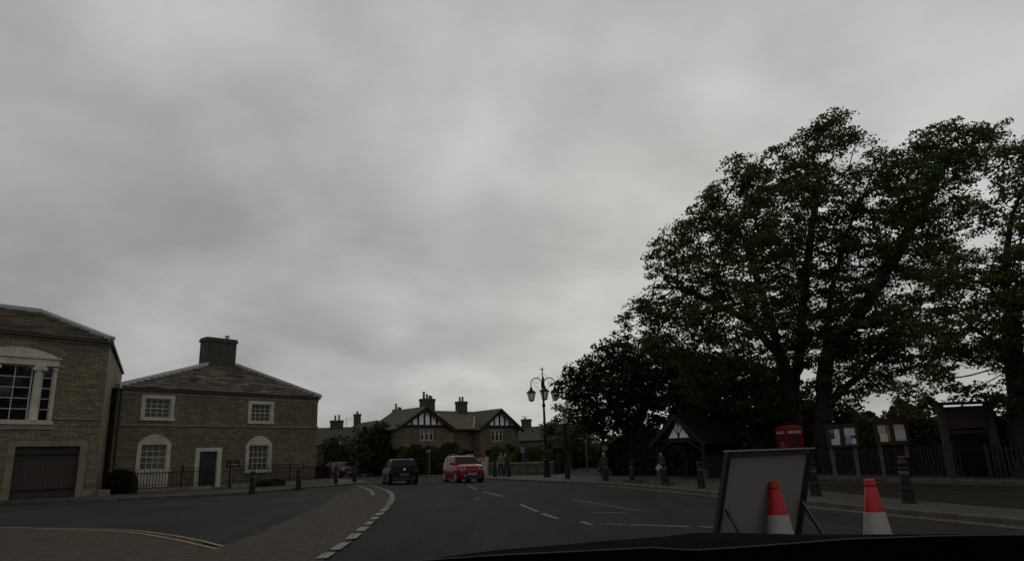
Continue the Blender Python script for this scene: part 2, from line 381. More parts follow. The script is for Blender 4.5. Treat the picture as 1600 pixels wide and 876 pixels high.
# setts: individually laid blocks near the camera, a bonded surface farther off
def inside(poly, x, y):
    c = False; j = len(poly)-1
    for i in range(len(poly)):
        xi, yi = poly[i]; xj, yj = poly[j]
        if (yi > y) != (yj > y) and x < (xj-xi)*(y-yi)/(yj-yi)+xi: c = not c
        j = i
    return c
splR = smooth([(-2.55,8.2),(-2.69,9.97),(-2.84,12.05),(-3.24,15.8),(-3.82,20.8),(-4.58,25.9),(-5.73,31.6),(-7.46,37.8),(-8.9,42.3)], 5)
splL = smooth([(-9.4,43.0),(-7.6,30.2),(-6.15,22.2),(-5.13,14.8),(-4.75,11.4)], 4)
front = [(-4.9,11.3)] + smooth([(-5.6,12.55),(-6.7,13.75),(-8.1,14.93),(-9.38,15.5),(-11.8,16.4),(-24,17.5)], 4) + [(-24,6.5),(-2.4,6.5)]
poly = splR + splL + front
pav = sheet('sett_paving', poly, 0.008, SETTFAR)
sets = []
ang = R(12); ca, sa = math.cos(ang), math.sin(ang)
bw, bh = 0.21, 0.105
for j in range(-60, 400):
    for i in range(-130, 60):
        u, v = (i + (0.5 if j % 2 else 0))*bw, j*bh
        x, y = u*ca - v*sa, 4 + u*sa + v*ca
        if not (7.6 < y < 43): continue
        if x < -(y*0.80) or (y > 30 and x < -10): continue
        if inside(poly, x, y): sets.append((y, x))
sets.sort()
def sett_geo(mb, x, y, z, a, sx, sy):
    hx, hy = bw*0.5-0.003, bh*0.5-0.003; b_ = 0.005
    ca_, sa_ = math.cos(a), math.sin(a)
    P = []
    for hx_, hy_, zz in ((hx,hy,-0.03),(hx,hy,0.009),(hx-b_,hy-b_,0.013)):
        for s1, s2 in ((-1,-1),(1,-1),(1,1),(-1,1)):
            px, py = s1*hx_, s2*hy_; P.append((x+px*ca_-py*sa_, y+px*sa_+py*ca_, z+zz))
    mb.add(P, [(8,9,10,11)]+[(k, (k+1)%4, 4+(k+1)%4, 4+k) for k in range(4)]+[(4+k, 4+(k+1)%4, 8+(k+1)%4, 8+k) for k in range(4)])
me = None
rest = MB()
for q, (y, x) in enumerate(sets):
    z = g(x)+0.006+rnd.uniform(-0.0025, 0.0025); a = ang+rnd.uniform(-0.03, 0.03)
    if q < 300:
        if me is None:
            mb = MB(); sett_geo(mb, 0, 0, 0, 0, 1, 1); o = mb.build('sett', SETT, pav, recalc=False); me = o.data
        else: o = link('sett', me, pav)
        o.location = (x, y, z); o.rotation_euler = (0, 0, a)
    else: sett_geo(rest, x, y, z, a, 1, 1)
if rest.f: tag(rest.build('setts', SETT, pav, recalc=False), kind='stuff')

# painted markings
def strip(name, pts, wd, m_, parent, h=0.008, n=0):
    P = [Vector((*p, 0)) for p in pts]; vs = []
    for i, p in enumerate(P):
        d = (P[min(i+1, len(P)-1)]-P[max(i-1, 0)]).normalized(); s = Vector((-d.y, d.x, 0))*wd/2
        for q in (p+s, p-s): vs.append((q.x, q.y, g(q.x)+h))
    fs = [(2*i, 2*i+1, 2*i+3, 2*i+2) for i in range(len(P)-1)]
    o = MB().add(vs, fs).build(name, m_, parent, recalc=False)
    for p_ in o.data.polygons:
        if p_.normal.z < 0: o.data.flip_normals(); break
    return o
def along(pts, d0, d1, n=4):
    seg = [Vector((*p, 0)) for p in pts]; acc = [0]
    for a, b in zip(seg, seg[1:]): acc.append(acc[-1]+(b-a).length)
    o = []
    for k in range(n+1):
        d = d0+(d1-d0)*k/n
        for i in range(len(seg)-1):
            if acc[i+1] >= d or i == len(seg)-2:
                q = seg[i].lerp(seg[i+1], (d-acc[i])/max(1e-6, acc[i+1]-acc[i])); o.append((q.x, q.y)); break
    return o, acc[-1]
_, tot = along(splR, 0, 1); d = 0.3
while d < tot-0.8:
    ln = rnd.uniform(0.6, 1.05)
    strip('edge_mark', along(splR, d, d+ln)[0], rnd.uniform(0.14, 0.19), WPAINT, pav, 0.026); d += ln+rnd.uniform(0.25, 0.6)
inner = [(p[0]-0.75, p[1]) for p in splR if p[1] > 28]
_, tot = along(inner, 0, 1); d = 0.3
while d < tot-0.8:
    strip('edge_mark', along(inner, d, d+1.0)[0], 0.15, WPAINT, pav, 0.026); d += 1.5
Y1 = smooth([(-24,17.75),(-16,17.1),(-11.82,16.48),(-10.65,16.04),(-9.38,15.59),(-8.1,15.0),(-6.72,13.82),(-5.58,12.62),(-4.71,11.55)], 4)
Y2 = smooth([(-10.5,15.72),(-9.5,15.3),(-8.78,15.03),(-7.75,14.42),(-6.5,13.23),(-5.37,12.0),(-4.62,11.14)], 4)
strip('yellow_line', Y1, 0.075, YPAINT, sroad, 0.024); strip('yellow_line', Y2, 0.075, YPAINT, sroad, 0.028)
for a, b in (((-26,24.3),(-17.4,24.7)), ((-13.0,25.1),(-10.7,25.3)), ((-9.0,26.1),(-4.7,26.1))):
    strip('give_way_line', [a, b], 0.11, WPAINT, sroad, 0.012)
strip('kerb_line', [(p[0]+(0.35 if p[1] > 30 else 0.1), p[1]-(0.35 if p[1] < 33 else 0.05)) for p in KLs if p[0] > -30 and p[1] < 40.5], 0.07, WPAINT2, sroad, 0.012)
for a, b, wd in (((-1.49,29.35),(-0.61,25.4),0.1), ((0.0,20.6),(0.42,17.6),0.1), ((0.5,17.0),(0.78,15.5),0.12), ((1.63,22.4),(2.8,17.05),0.07),
              ((1.65,16.82),(2.5,16.75),0.12), ((1.5,13.95),(2.0,13.75),0.1), ((2.05,13.7),(3.02,13.05),0.16), ((3.2,13.1),(3.45,12.6),0.14),
              ((-2.6,36.5),(-1.9,32),0.1), ((1.2,14.6),(1.34,13.9),0.12), ((-1.5,24.6),(-1.35,23.9),0.09)):
    strip('lane_line', [Vector(a).lerp(Vector(b), t) for t in (0, .33, .66, 1)], wd, WPAINT2, road, 0.008)
for off in (0.22, 0.42):
    strip('yellow_line', [(p[0]-off, p[1]) for p in KRs if p[1] < 34], 0.075, YPAINT, road, 0.008)
for off in (0.25, 0.45):
    strip('yellow_line', [(p[0]-off, p[1]-0.1) for p in smooth([(11.9,28.3),(13.98,26.8),(15.5,22.4),(17.2,18.4),(20.5,12)],4)], 0.07, YPAINT, lane, 0.110)
strip('bay_line', [(11.4,20.1),(12.6,18.2),(14.3,15.4)], 0.09, WPAINT2, lane, 0.110)

# ------------------------------------------------------------------ building kit
def wall(mb, x0, x1, z0, z1, y, depth, ops, mi=0):
    """front wall face with reveals round rectangular openings (x0,x1,z0,z1)"""
    xs = sorted({x0, x1, *[o[0] for o in ops], *[o[1] for o in ops]}); zs = sorted({z0, z1, *[o[2] for o in ops], *[o[3] for o in ops]})
    def op(xm, zm): return any(o[0] < xm < o[1] and o[2] < zm < o[3] for o in ops)
    for i in range(len(xs)-1):
        for j in range(len(zs)-1):
            if not op((xs[i]+xs[i+1])/2, (zs[j]+zs[j+1])/2):
                mb.add([(xs[i],y,zs[j]),(xs[i+1],y,zs[j]),(xs[i+1],y,zs[j+1]),(xs[i],y,zs[j+1])], [(0,1,2,3)], mi)
    for a, b, c, d in ops:
        mb.add([(a,y,c),(b,y,c),(b,y,d),(a,y,d),(a,y+depth,c),(b,y+depth,c),(b,y+depth,d),(a,y+depth,d)], [(0,1,5,4),(1,2,6,5),(2,3,7,6),(3,0,4,7)], mi)
def sash(parent, x0, x1, z0, z1, y, nx, nz, frame, glass, fr=0.06, bar=0.028, meet=True, pane_name='pane'):
    """window frame with glazing bars, each pane its own mesh"""
    mb = MB()
    mb.box(x0, x0+fr, y-0.04, y+0.04, z0, z1); mb.box(x1-fr, x1, y-0.04, y+0.04, z0, z1)
    mb.box(x0+fr, x1-fr, y-0.038, y+0.038, z0, z0+fr); mb.box(x0+fr, x1-fr, y-0.038, y+0.038, z1-fr, z1)
    X0, X1, Z0, Z1 = x0+fr, x1-fr, z0+fr, z1-fr
    for i in range(1, nx):
        x = X0+(X1-X0)*i/nx; mb.box(x-bar/2, x+bar/2, y-0.02, y+0.02, Z0, Z1)
    for j in range(1, nz):
        z = Z0+(Z1-Z0)*j/nz; b_ = bar*1.7 if (meet and j*2 == nz) else bar; mb.box(X0, X1, y-0.024, y+0.024, z-b_/2, z+b_/2)
    win = mb.build('window', frame, parent)
    pw, ph = (X1-X0)/nx, (Z1-Z0)/nz
    pm = None
    for i in range(nx):
        for j in range(nz):
            if pm is None:
                o = MB().box(-pw/2+0.004, pw/2-0.004, -0.004, 0.004, -ph/2+0.004, ph/2-0.004).build(pane_name, glass, win); pm = o.data
            else: o = link(pane_name, pm, win)
            o.location = (X0+pw*(i+.5), y+0.006, Z0+ph*(j+.5)); o.rotation_euler = (rnd.uniform(-.012,.012), 0, rnd.uniform(-.012,.012))
    return win
def slates(name, mat_, parent, e0, e1, r1, r0_, course=0.2, wmin=0.25, wmax=0.55, thick=0.055):
    """overlapping slates laid in courses over the slope e0-e1 (eave) to r0-r1 (ridge)"""
    e0, e1, r0_, r1 = map(Vector, (e0, e1, r0_, r1)); nrm = (e1-e0).cross(r0_-e0).normalized()
    if nrm.z < 0: nrm = -nrm
    slope = ((r0_+r1)/2-(e0+e1)/2).length; n = max(3, int(slope/course)); mb = MB()
    rr = random.Random(len(name)*13+int(abs(e0.x)*7))
    for j in range(n):
        t0, t1 = j/n, min(1, (j+1.35)/n)
        a0, b0 = e0.lerp(r0_, t0), e1.lerp(r1, t0); a1, b1 = e0.lerp(r0_, t1), e1.lerp(r1, t1)
        Lg = (b0-a0).length; s = -rr.uniform(0, wmax)
        while s < Lg:
            wdt = rr.uniform(wmin, wmax)*(1.15-0.4*j/n); s0, s1 = max(0, s), min(Lg, s+wdt-0.01); s += wdt
            if s1-s0 < 0.04 or Lg < 0.05: continue
            u0_, u1_ = s0/Lg, s1/Lg; h = thick*rr.uniform(0.8, 1.5); dn = rr.uniform(-0.015, 0.015)
            sl = (r0_-e0).normalized()
            p = [a0.lerp(b0,u0_)+sl*dn, a0.lerp(b0,u1_)+sl*dn, a1.lerp(b1,u1_), a1.lerp(b1,u0_)]
            q = [p[0]+nrm*(h+0.03), p[1]+nrm*(h+0.03), p[2]+nrm*0.012, p[3]+nrm*0.012]
            lo = [p[0]+nrm*0.03, p[1]+nrm*0.03]
            mb.add(q+lo, [(0,1,2,3),(4,5,1,0),(4,0,3),(5,2,1)])
    return tag(mb.build(name, mat_, parent, recalc=False), kind='stuff')
def chimney(parent, x, y, z0, z1, wx, wy, mat_, pots, pot_mat=POT, cap=0.14):
    mb = MB(); mb.box(x-wx/2, x+wx/2, y-wy/2, y+wy/2, z0, z1-0.25)
    mb.box(x-wx/2-0.07, x+wx/2+0.07, y-wy/2-0.07, y+wy/2+0.07, z1-0.25, z1-0.25+cap)
    mb.box(x-wx/2-0.03, x+wx/2+0.03, y-wy/2-0.03, y+wy/2+0.03, z1-0.25+cap, z1)
    o = mb.build('chimney', mat_, parent)
    for px, h, r_ in pots:
        MB().lathe([(r_*1.1,0),(r_*1.1,0.06),(r_*0.95,0.08),(r_*0.85,h-0.1),(r_*1.1,h-0.08),(r_*1.1,h),(r_*0.7,h),(r_*0.7,h-0.15)], 10, (x+px, y, z1-0.003)).build('chimney_pot', pot_mat, o, smooth=True)
    return o
def ribbon(mb, a, b, w_=0.2, h_=0.06): mb.bar(a, b, w_, h_)

D1 = Vector((0.62578, 0.78, 0)); RZ1 = math.atan2(0.78, 0.62578)
# ------------------------------------------------------------------ stone house with railings
HZ = 0.25
hs = empty('stone_house', (-20.68, 36.0, HZ), RZ1, 'two storey stone house with dark door and tall chimney behind iron railings', 'house')
W, DP, EV = 12.31, 7.6, 5.60-HZ
ops = [(1.43,2.79,3.85,4.87),(7.59,8.91,3.77,4.80),(1.43,2.79,1.17,2.46),(7.59,8.91,0.95,2.38),(4.60,5.68,0.12,2.06)]
mb = MB(); wall(mb, 0, W, -0.5, EV, 0, 0.22, ops)
mb.add([(W,0,-0.5),(W,DP,-0.5),(W,DP,EV),(W,0,EV)], [(0,1,2,3)]); mb.add([(0,0,-0.5),(0,DP,-0.5),(0,DP,EV),(0,0,EV)], [(0,1,2,3)])
mb.add([(0,DP,-0.5),(W,DP,-0.5),(W,DP,EV),(0,DP,EV)], [(0,1,2,3)])
mb.build('wall', STONE2, hs, recalc=False)
MB().box(-0.0, W+0.05, -0.06, 0.02, 3.43, 3.53).build('string_course', QUOIN, hs)
MB().box(-0.05, W+0.06, -0.05, 0.03, -0.5, 0.12).build('plinth', QUOIN, hs)
MB().box(0.05, W+0.1, -0.14, -0.02, EV-0.10, EV+0.02).build('gutter', GUTTER, hs)
MB().box(0.0, W+0.04, -0.03, 0.02, EV-0.28, EV-0.1).build('eaves_course', QUOIN, hs)
MB().tube([(0.16,-0.1,EV-0.1),(0.16,-0.1,0.0)], 0.055, 8).build('downpipe', GUTTER, hs)
def surround(x0, x1, z0, z1, arch=None, apron=None, sillz=None):
    mb = MB(); o_ = 0.2; y0, y1 = -0.035, 0.18
    mb.box(x0-o_, x0+0.02, y0, y1, z0, z1); mb.box(x1-0.02, x1+o_, y0, y1, z0, z1)
    if arch:
        n = 14; P = []
        for k in range(n+1):
            t = k/n; x = x0-o_+(x1-x0+2*o_)*t; P.append((x, z1+0.02+(arch-z1-0.02)*math.sin(math.pi*t)**0.75))
        mb.prism(P+[(x1+o_, z1),(x0-o_, z1)] if False else [(x0-o_, z1)]+P+[(x1+o_, z1)], y0, y1, 'y')
    else: mb.box(x0-o_, x1+o_, y0, y1, z1, z1+0.19)
    o = mb.build('window_surround', CREAM, hs)
    MB().box(x0-o_-0.03, x1+o_+0.03, -0.12, 0.18, z0-0.15, z0).build('sill', CREAM, hs)
    if apron is not None: MB().box(x0-o_, x1+o_, -0.03, 0.02, apron, z0-0.15).build('apron', CREAM, hs)
for i, (a, b, c, d) in enumerate(ops[:4]):
    surround(a, b, c, d, arch=[None,None,3.0,2.93][i], apron=0.27 if i == 2 else None)
    sash(hs, a, b, c, d, 0.12, 4, 4, WHITEJ, GLASSB, 0.055, 0.03)
mb = MB(); mb.box(4.37,4.62,-0.04,0.16,0.12,2.27); mb.box(5.66,5.92,-0.04,0.16,0.12,2.27); mb.box(4.62,5.66,-0.04,0.16,2.06,2.27)
mb.build('door_surround', CREAM, hs)
dr = MB().box(4.62,5.66,0.10,0.15,0.12,2.06).build('door', DOORN, hs)
for x in (4.74, 5.2):
    for z0, z1 in ((0.25,0.85),(1.0,1.9)): MB().box(x, x+0.34, 0.085, 0.1, z0, z1).build('door_panel', DOORN, dr)
MB().lathe([(0.03,-0.03),(0.045,0),(0.03,0.03)], 10, (5.52,0.06,1.05)).build('knob', mat('brass',(0.3,0.22,0.08),0.35,0.1,4,metal=1), dr, smooth=True)
MB().box(4.3,6.0,-0.45,-0.05,-0.1,0.10).build('doorstep', QUOIN, hs)
pl = MB().box(6.23,7.03,-0.045,-0.003,1.20,1.54).build('name_board', DOORN, hs)
mb = MB()
for x, z, ww in ((6.60,1.44,0.05),(6.37,1.30,0.05),(6.44,1.30,0.06),(6.53,1.30,0.03),(6.62,1.30,0.06),(6.70,1.30,0.05),(6.77,1.30,0.05),(6.84,1.30,0.05)):
    mb.box(x, x+ww, -0.049, -0.0455, z-0.03, z+0.03)
mb.build('lettering', CREAM, pl)
# roof
RL, RR, RY, RZ_ = 6.75, 8.6, 3.6, 7.75-HZ
e = [(-0.1,-0.14,EV+0.02),(W+0.14,-0.14,EV+0.02),(W+0.14,DP+0.1,EV+0.02),(-0.1,DP+0.1,EV+0.02)]
rl, rr_ = (RL,RY,RZ_), (RR,RY,RZ_)
rf = MB().add(e+[rl, rr_], [(0,1,5,4),(1,2,5),(2,3,4,5),(3,0,4),(3,2,1,0)]).build('roof', SLATEG, hs)
slates('slates', SLATE, rf, e[0], e[1], rr_, rl, 0.3, 0.4, 0.8, 0.07)
slates('slates', SLATE, rf, e[1], e[2], rr_, rr_, 0.25)
mb = MB(); z_ = Vector((0,0,0.07))
for a, b in ((e[0],rl),(e[1],rr_),(rl,rr_)): mb.bar(Vector(a)+z_*0.9, Vector(b)+z_*0.9, 0.26, 0.26)
mb.build('lead_ridge', LEAD, rf)
chimney(hs, 7.25, 3.75, 6.6, 9.45-HZ, 2.0, 0.85, SOOT, [(0.55,0.28,0.13)], mat('pale_pot',(0.32,0.3,0.26),0.8), 0.13)
chm = [o for o in hs.children if o.name.startswith('chimney')][-1]
MB().box(6.1, 8.45, 3.25, 4.25, 6.9, 7.5).build('chimney_base', SOOT, hs)

# railings in front of the house
rail = empty('iron_railings', (-20.68+0.626*0.3+0.78*1.7, 36+0.78*0.3-0.626*1.7, HZ), RZ1, 'black hooped iron railings on a low stone plinth in front of the stone house', 'railings')
LENR = 11.9
for a, b in ((-0.9, 4.2), (5.35, LENR)):
    MB().box(a, b, -0.14, 0.14, -0.5, 0.24).build('plinth', QUOIN, rail)
    for z in (0.40, 1.0): MB().box(a, b, -0.012, 0.012, z-0.015, z+0.015).build('rail', BLACKM, rail)
    n = int((b-a)/0.15); bm_ = None; hm_ = None
    for k in range(n):
        x = a+0.08+k*0.15
        if bm_ is None: o = MB().box(-0.011,0.011,-0.011,0.011,0.2,1.10).build('bar', BLACKM, rail); bm_ = o.data
        else: o = link('bar', bm_, rail)
        o.location = (x, 0, 0)
        if k % 2 == 0 and k+2 < n:
            if hm_ is None: o = MB().tube([(0.15-0.15*math.cos(t*math.pi/8), 0, 1.10+0.12*math.sin(t*math.pi/8)) for t in range(9)], 0.011, 5).build('hoop', BLACKM, rail); hm_ = o.data
            else: o = link('hoop', hm_, rail)
            o.location = (x, 0, 0)
for x in (2.6, 5.25, 9.0, LENR):
    MB().lathe([(0.045,-0.4),(0.045,1.18),(0.06,1.2),(0.05,1.24),(0.02,1.36),(0.0,1.4)], 8, (x,-0.001,0)).build('post', BLACKM, rail)
MB().box(LENR-0.14, LENR+0.14, 0.14, 1.6, -0.5, 0.30).build('return_plinth', QUOIN, rail)
MB().box(LENR-0.03, LENR+0.03, 0.16, 1.55, 0.3, 1.05).build('gate_panel', BLACKM, rail)

# ------------------------------------------------------------------ building with the three-light window
GZ = 0.25
gb = empty('garage_building', (-19.0, 32.0, GZ), RZ1, 'stone building with columned three-light window above a brown timber garage door', 'building')
sv = Vector((-0.447, 0.894, 0)); Mi = Matrix.Rotation(-RZ1, 3, 'Z')
sl_ = Mi @ sv                                   # side wall direction in local axes
WL = 11.0; EVG = 7.22-GZ
ops = [(-3.2,-0.74,0.1,2.26),(-5.12,-2.02,3.32,5.75)]
mb = MB(); wall(mb, -WL, 0, -0.6, EVG, 0, 0.28, ops)
B = sl_*11.5
mb.add([(0,0,-0.6),(B.x,B.y,-0.6),(B.x,B.y,EVG),(0,0,EVG)], [(0,1,2,3)])
mb.add([(-WL,0,-0.6),(-WL,B.y,-0.6),(-WL,B.y,EVG),(-WL,0,EVG)], [(0,1,2,3)])
mb.add([(-WL,B.y,-0.6),(B.x,B.y,-0.6),(B.x,B.y,EVG),(-WL,B.y,EVG)], [(0,1,2,3)])
mb.build('wall', STONE, gb, recalc=False)
MB().box(-2.0, 0.05, -0.05, 0.02, 3.40, 3.48).build('string_course', QUOIN, gb)
MB().box(-WL, -5.15, -0.05, 0.02, 3.40, 3.48).build('string_course', QUOIN, gb)
mb = MB(); mb.box(-0.74,-0.46,-0.03,0.26,-0.3,2.5); mb.box(-3.48,-3.2,-0.03,0.26,-0.3,2.5); mb.box(-3.2,-0.74,-0.03,0.26,2.26,2.5)
mb.build('door_surround', QUOIN, gb)
gd = MB().box(-3.2,-0.74,0.19,0.24,-0.1,2.26).build('garage_door', GARD, gb)
pm_ = None
for k in range(16):
    ww = 2.46/16
    if pm_ is None: o = MB().box(-ww/2+0.005, ww/2-0.005, 0.165, 0.19, 0.02, 2.25).build('plank', GARD, gd); pm_ = o.data
    else: o = link('plank', pm_, gd)
    o.location = (-3.2+ww*(k+.5), rnd.uniform(-.006,.006), 0)
for z in (0.4, 1.85): MB().box(-3.15,-0.8,0.150,0.158,z,z+0.1).build('hinge_strap', BLACKM, gd)
# three-light window
y0 = 0.10
vw = empty('window', (0,0,0)); vw.parent = gb
mb = MB(); mb.box(-5.14,-2.0,-0.06,0.2,5.72,5.98); mb.box(-5.2,-1.94,-0.14,0.2,5.98,6.06); mb.box(-5.17,-1.97,-0.10,0.2,5.68,5.72)
mb.build('entablature', CREAM, vw)
n = 20; P = [(-5.12+3.1*k/n, 6.06+0.38*math.sin(math.pi*k/n)**0.8) for k in range(n+1)]
MB().prism(P, -0.02, 0.15, 'y').build('tympanum', CREAM, vw)
# voussoirs of the arch
vm = 25
for k in range(vm):
    t0, t1 = k/vm+0.003, (k+1)/vm-0.003
    def ap(t, o_): return (-5.17+3.2*t-(t-.5)*-0.30*o_*2, 6.07+0.40*math.sin(math.pi*t)**0.8+0.30*o_*(1-abs(t-.5)*0.5))
    q = [ap(t0,0), ap(t1,0), ap(t1,1), ap(t0,1)]
    MB().prism(q, -0.025, 0.02, 'y').build('voussoir', QUOIN, vw)
for xc in (-4.42, -2.72):
    mb = MB(); mb.lathe([(0.2,3.32),(0.2,3.40),(0.17,3.44),(0.165,4.2),(0.145,5.48),(0.15,5.5)], 18, (xc,0.05,0)); mb.build('column', CREAM, vw, smooth=True)
    mb = MB(); mb.box(xc-0.2,xc+0.2,-0.14,0.2,5.60,5.68)
    for s in (-1, 1): mb.tube([(xc+s*0.19,-0.17,5.53),(xc+s*0.19,0.2,5.53)], 0.085, 12)
    mb.box(xc-0.17,xc+0.17,-0.13,0.2,5.48,5.60); mb.build('capital', CREAM, vw, smooth=True)
for xc in (-5.06, -2.08):
    mb = MB(); mb.box(xc-0.06,xc+0.06,-0.04,0.2,3.32,5.50); mb.tube([(xc,-0.08,5.55),(xc,0.15,5.55)], 0.08, 12); mb.build('pilaster', CREAM, vw)
mb = MB(); mb.box(-5.2,-1.95,-0.1,0.2,3.18,3.32); mb.build('sill', CREAM, vw)
MB().box(-5.3,-1.85,-0.05,0.02,2.96,3.178).build('sill_stone', QUOIN, gb)
for a, b, nx in ((-4.22,-2.92,2), (-2.56,-2.13,1), (-5.0,-4.58,1)):
    # sub-parts: frames and each pane
    mb = MB(); fr = 0.05; bar = 0.035; z0, z1 = 3.32, 5.68
    mb.box(a,a+fr,y0-0.03,y0+0.05,z0,z1); mb.box(b-fr,b,y0-0.03,y0+0.05,z0,z1); mb.box(a+fr,b-fr,y0-0.028,y0+0.05,z0,z0+fr); mb.box(a+fr,b-fr,y0-0.028,y0+0.05,z1-fr,z1)
    for i in range(1,nx): x = a+fr+(b-a-2*fr)*i/nx; mb.box(x-bar/2,x+bar/2,y0-0.02,y0+0.03,z0+fr,z1-fr)
    for j in range(1,5): z = z0+fr+(z1-z0-2*fr)*j/5; mb.box(a+fr,b-fr,y0-0.024,y0+0.03,z-bar/2,z+bar/2)
    mb.build('sash_frame', WHITEJ, vw)
    pw, ph = (b-a-2*fr)/nx, (z1-z0-2*fr)/5
    for i in range(nx):
        for j in range(5):
            o = MB().box(-pw/2+.004,pw/2-.004,-0.004,0.004,-ph/2+.004,ph/2-.004).build('pane', GLASSD, vw)
            o.location = (a+fr+pw*(i+.5), y0+0.012, z0+fr+ph*(j+.5)); o.rotation_euler = (rnd.uniform(-.02,.02), 0, rnd.uniform(-.02,.02))
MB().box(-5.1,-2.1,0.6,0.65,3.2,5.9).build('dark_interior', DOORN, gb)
# roof
Ap = Mi @ Vector((-23.83+19.0, 34.0-32.0, 0)); RH = 9.22-GZ; EO = 0.2
e0 = Vector((-WL-0.2,-EO,EVG+0.05)); e1 = Vector((-0.02,-EO,EVG+0.05)); e2 = Vector((B.x+0.02,B.y,EVG+0.05)); e3 = Vector((-WL-0.2,B.y,EVG+0.05))
ra = Vector((Ap.x,Ap.y,RH)); rb = Vector((-WL-0.2,Ap.y,RH)); rc = Vector((B.x-2.5,B.y,RH))
rf = MB().add([e0,e1,e2,e3,ra,rb,rc], [(0,1,4,5),(1,2,6,4),(5,4,6,3),(3,0,5),(2,3,6),(3,2,1,0)]).build('roof', SLATEG, gb)
slates('slates', SLATE, rf, e0, e1, ra, rb, 0.34, 0.45, 0.9, 0.08)
mb = MB()
for a, b in ((e1,ra),(ra,rb)): mb.bar(a+z_*1.0, b+z_*1.0, 0.3, 0.30)
mb.build('lead_ridge', LEAD, rf)
mb = MB(); mb.box(-WL,0.05,-0.24,0.01,EVG-0.06,EVG+0.05); mb.bar(Vector((0.02,-0.2,EVG)), Vector((B.x+0.06,B.y,EVG)), 0.12, 0.11); mb.build('gutter', GUTTER, gb)
mb = MB(); mb.box(-WL,0.06,-0.08,0.02,EVG-0.16,EVG-0.06); mb.build('eaves_course', QUOIN, gb)
mb = MB(); mb.box(-0.0,0.5,-0.5,0.0,-0.5,0.35); mb.box(-0.5,0.03,-0.03,0.05,-0.5,0.38); mb.build('corner_plinth', QUOIN, gb)

# ------------------------------------------------------------------ semi-detached houses with half-timbered gables
dv = Vector((0.73,0.68,0)).normalized(); RZ2 = math.atan2(dv.y, dv.x); FZ = 0.1
fh = empty('gabled_house', (-12.1,70.0,FZ), RZ2, 'stone house pair with two black and white timbered gables and mossy roof', 'house')
EVF, APX = 4.82-FZ, 6.82-FZ
STONE3 = brick_mat('rubble_stone', (0.185,0.14,0.095), (0.10,0.074,0.052), (0.075,0.06,0.044), 0.42, 0.22, 0.03, (0.075,0.06,0.042), 0.7, 0.9)
TIMB = mat('black_timber', (0.010,0.009,0.008), 0.9, 0.2, 6); RENDER = mat('white_render', (0.75,0.75,0.75), 0.8, 0.06, 3)
gs = [(0.2,6.8),(10.9,16.7)]; rec = 1.2; GD = 5.6
mb = MB()
wins = [(2.95,4.65,3.4,4.42),(12.55,14.3,3.22,4.36)]
for (a, b), wn_ in zip(gs, wins):
    wall(mb, a, b, -0.5, EVF, 0, 0.2, [wn_, (a+1.6,b-1.6,0.7,2.0)])
    for x in (a, b): mb.add([(x,0,-0.5),(x,GD-.2,-0.5),(x,GD-.2,EVF),(x,0,EVF)], [(0,1,2,3)])
cw = (6.95,8.2,3.28,4.2)
wall(mb, 6.8, 10.9, -0.5, EVF, rec, 0.2, [cw, (8.6,10.2,0.7,2.0)])
mb.build('wall', STONE3, fh, recalc=False)
def casement(x0, x1, z0, z1, y, n=3):
    wdt = (x1-x0)/n
    MB().box(x0-0.12,x1+0.12,y-0.14,y+0.1,z0-0.1,z0-0.002).build('sill', QUOIN, fh)
    MB().box(x0-0.12,x1+0.12,y-0.12,y-0.08,z1+0.002,z1+0.15).build('lintel', QUOIN, fh)
    for k in range(n):
        a, b = x0+wdt*k+0.05, x0+wdt*(k+1)-0.05
        mb = MB(); f_ = 0.075
        mb.box(a,a+f_,y-0.04,y+0.03,z0,z1); mb.box(b-f_,b,y-0.04,y+0.03,z0,z1); mb.box(a+f_,b-f_,y-0.038,y+0.03,z0,z0+f_); mb.box(a+f_,b-f_,y-0.038,y+0.03,z1-f_,z1)
        mb.box(a+f_,b-f_,y-0.03,y+0.02,z0+(z1-z0)*.68,z0+(z1-z0)*.68+0.05)
        o = mb.build('window', WHITEJ, fh)
        MB().box(a+f_,b-f_,y,y+0.012,z0+f_,z1-f_).build('pane', GLASSD, o)
    mb = MB()
    for k in range(n+1): mb.box(x0+wdt*k-0.048,x0+wdt*k+0.048,y-0.06,y+0.04,z0,z1)
    mb.build('mullion', QUOIN, fh)
casement(*wins[0], 0.1); casement(*wins[1], 0.1); casement(*cw, rec+0.1)
for a, b in ((1.8,5.2),(12.5,15.1)): casement(a, b, 0.7, 2.0, 0.1)
casement(8.6,10.2,0.7,2.0,rec+0.1)
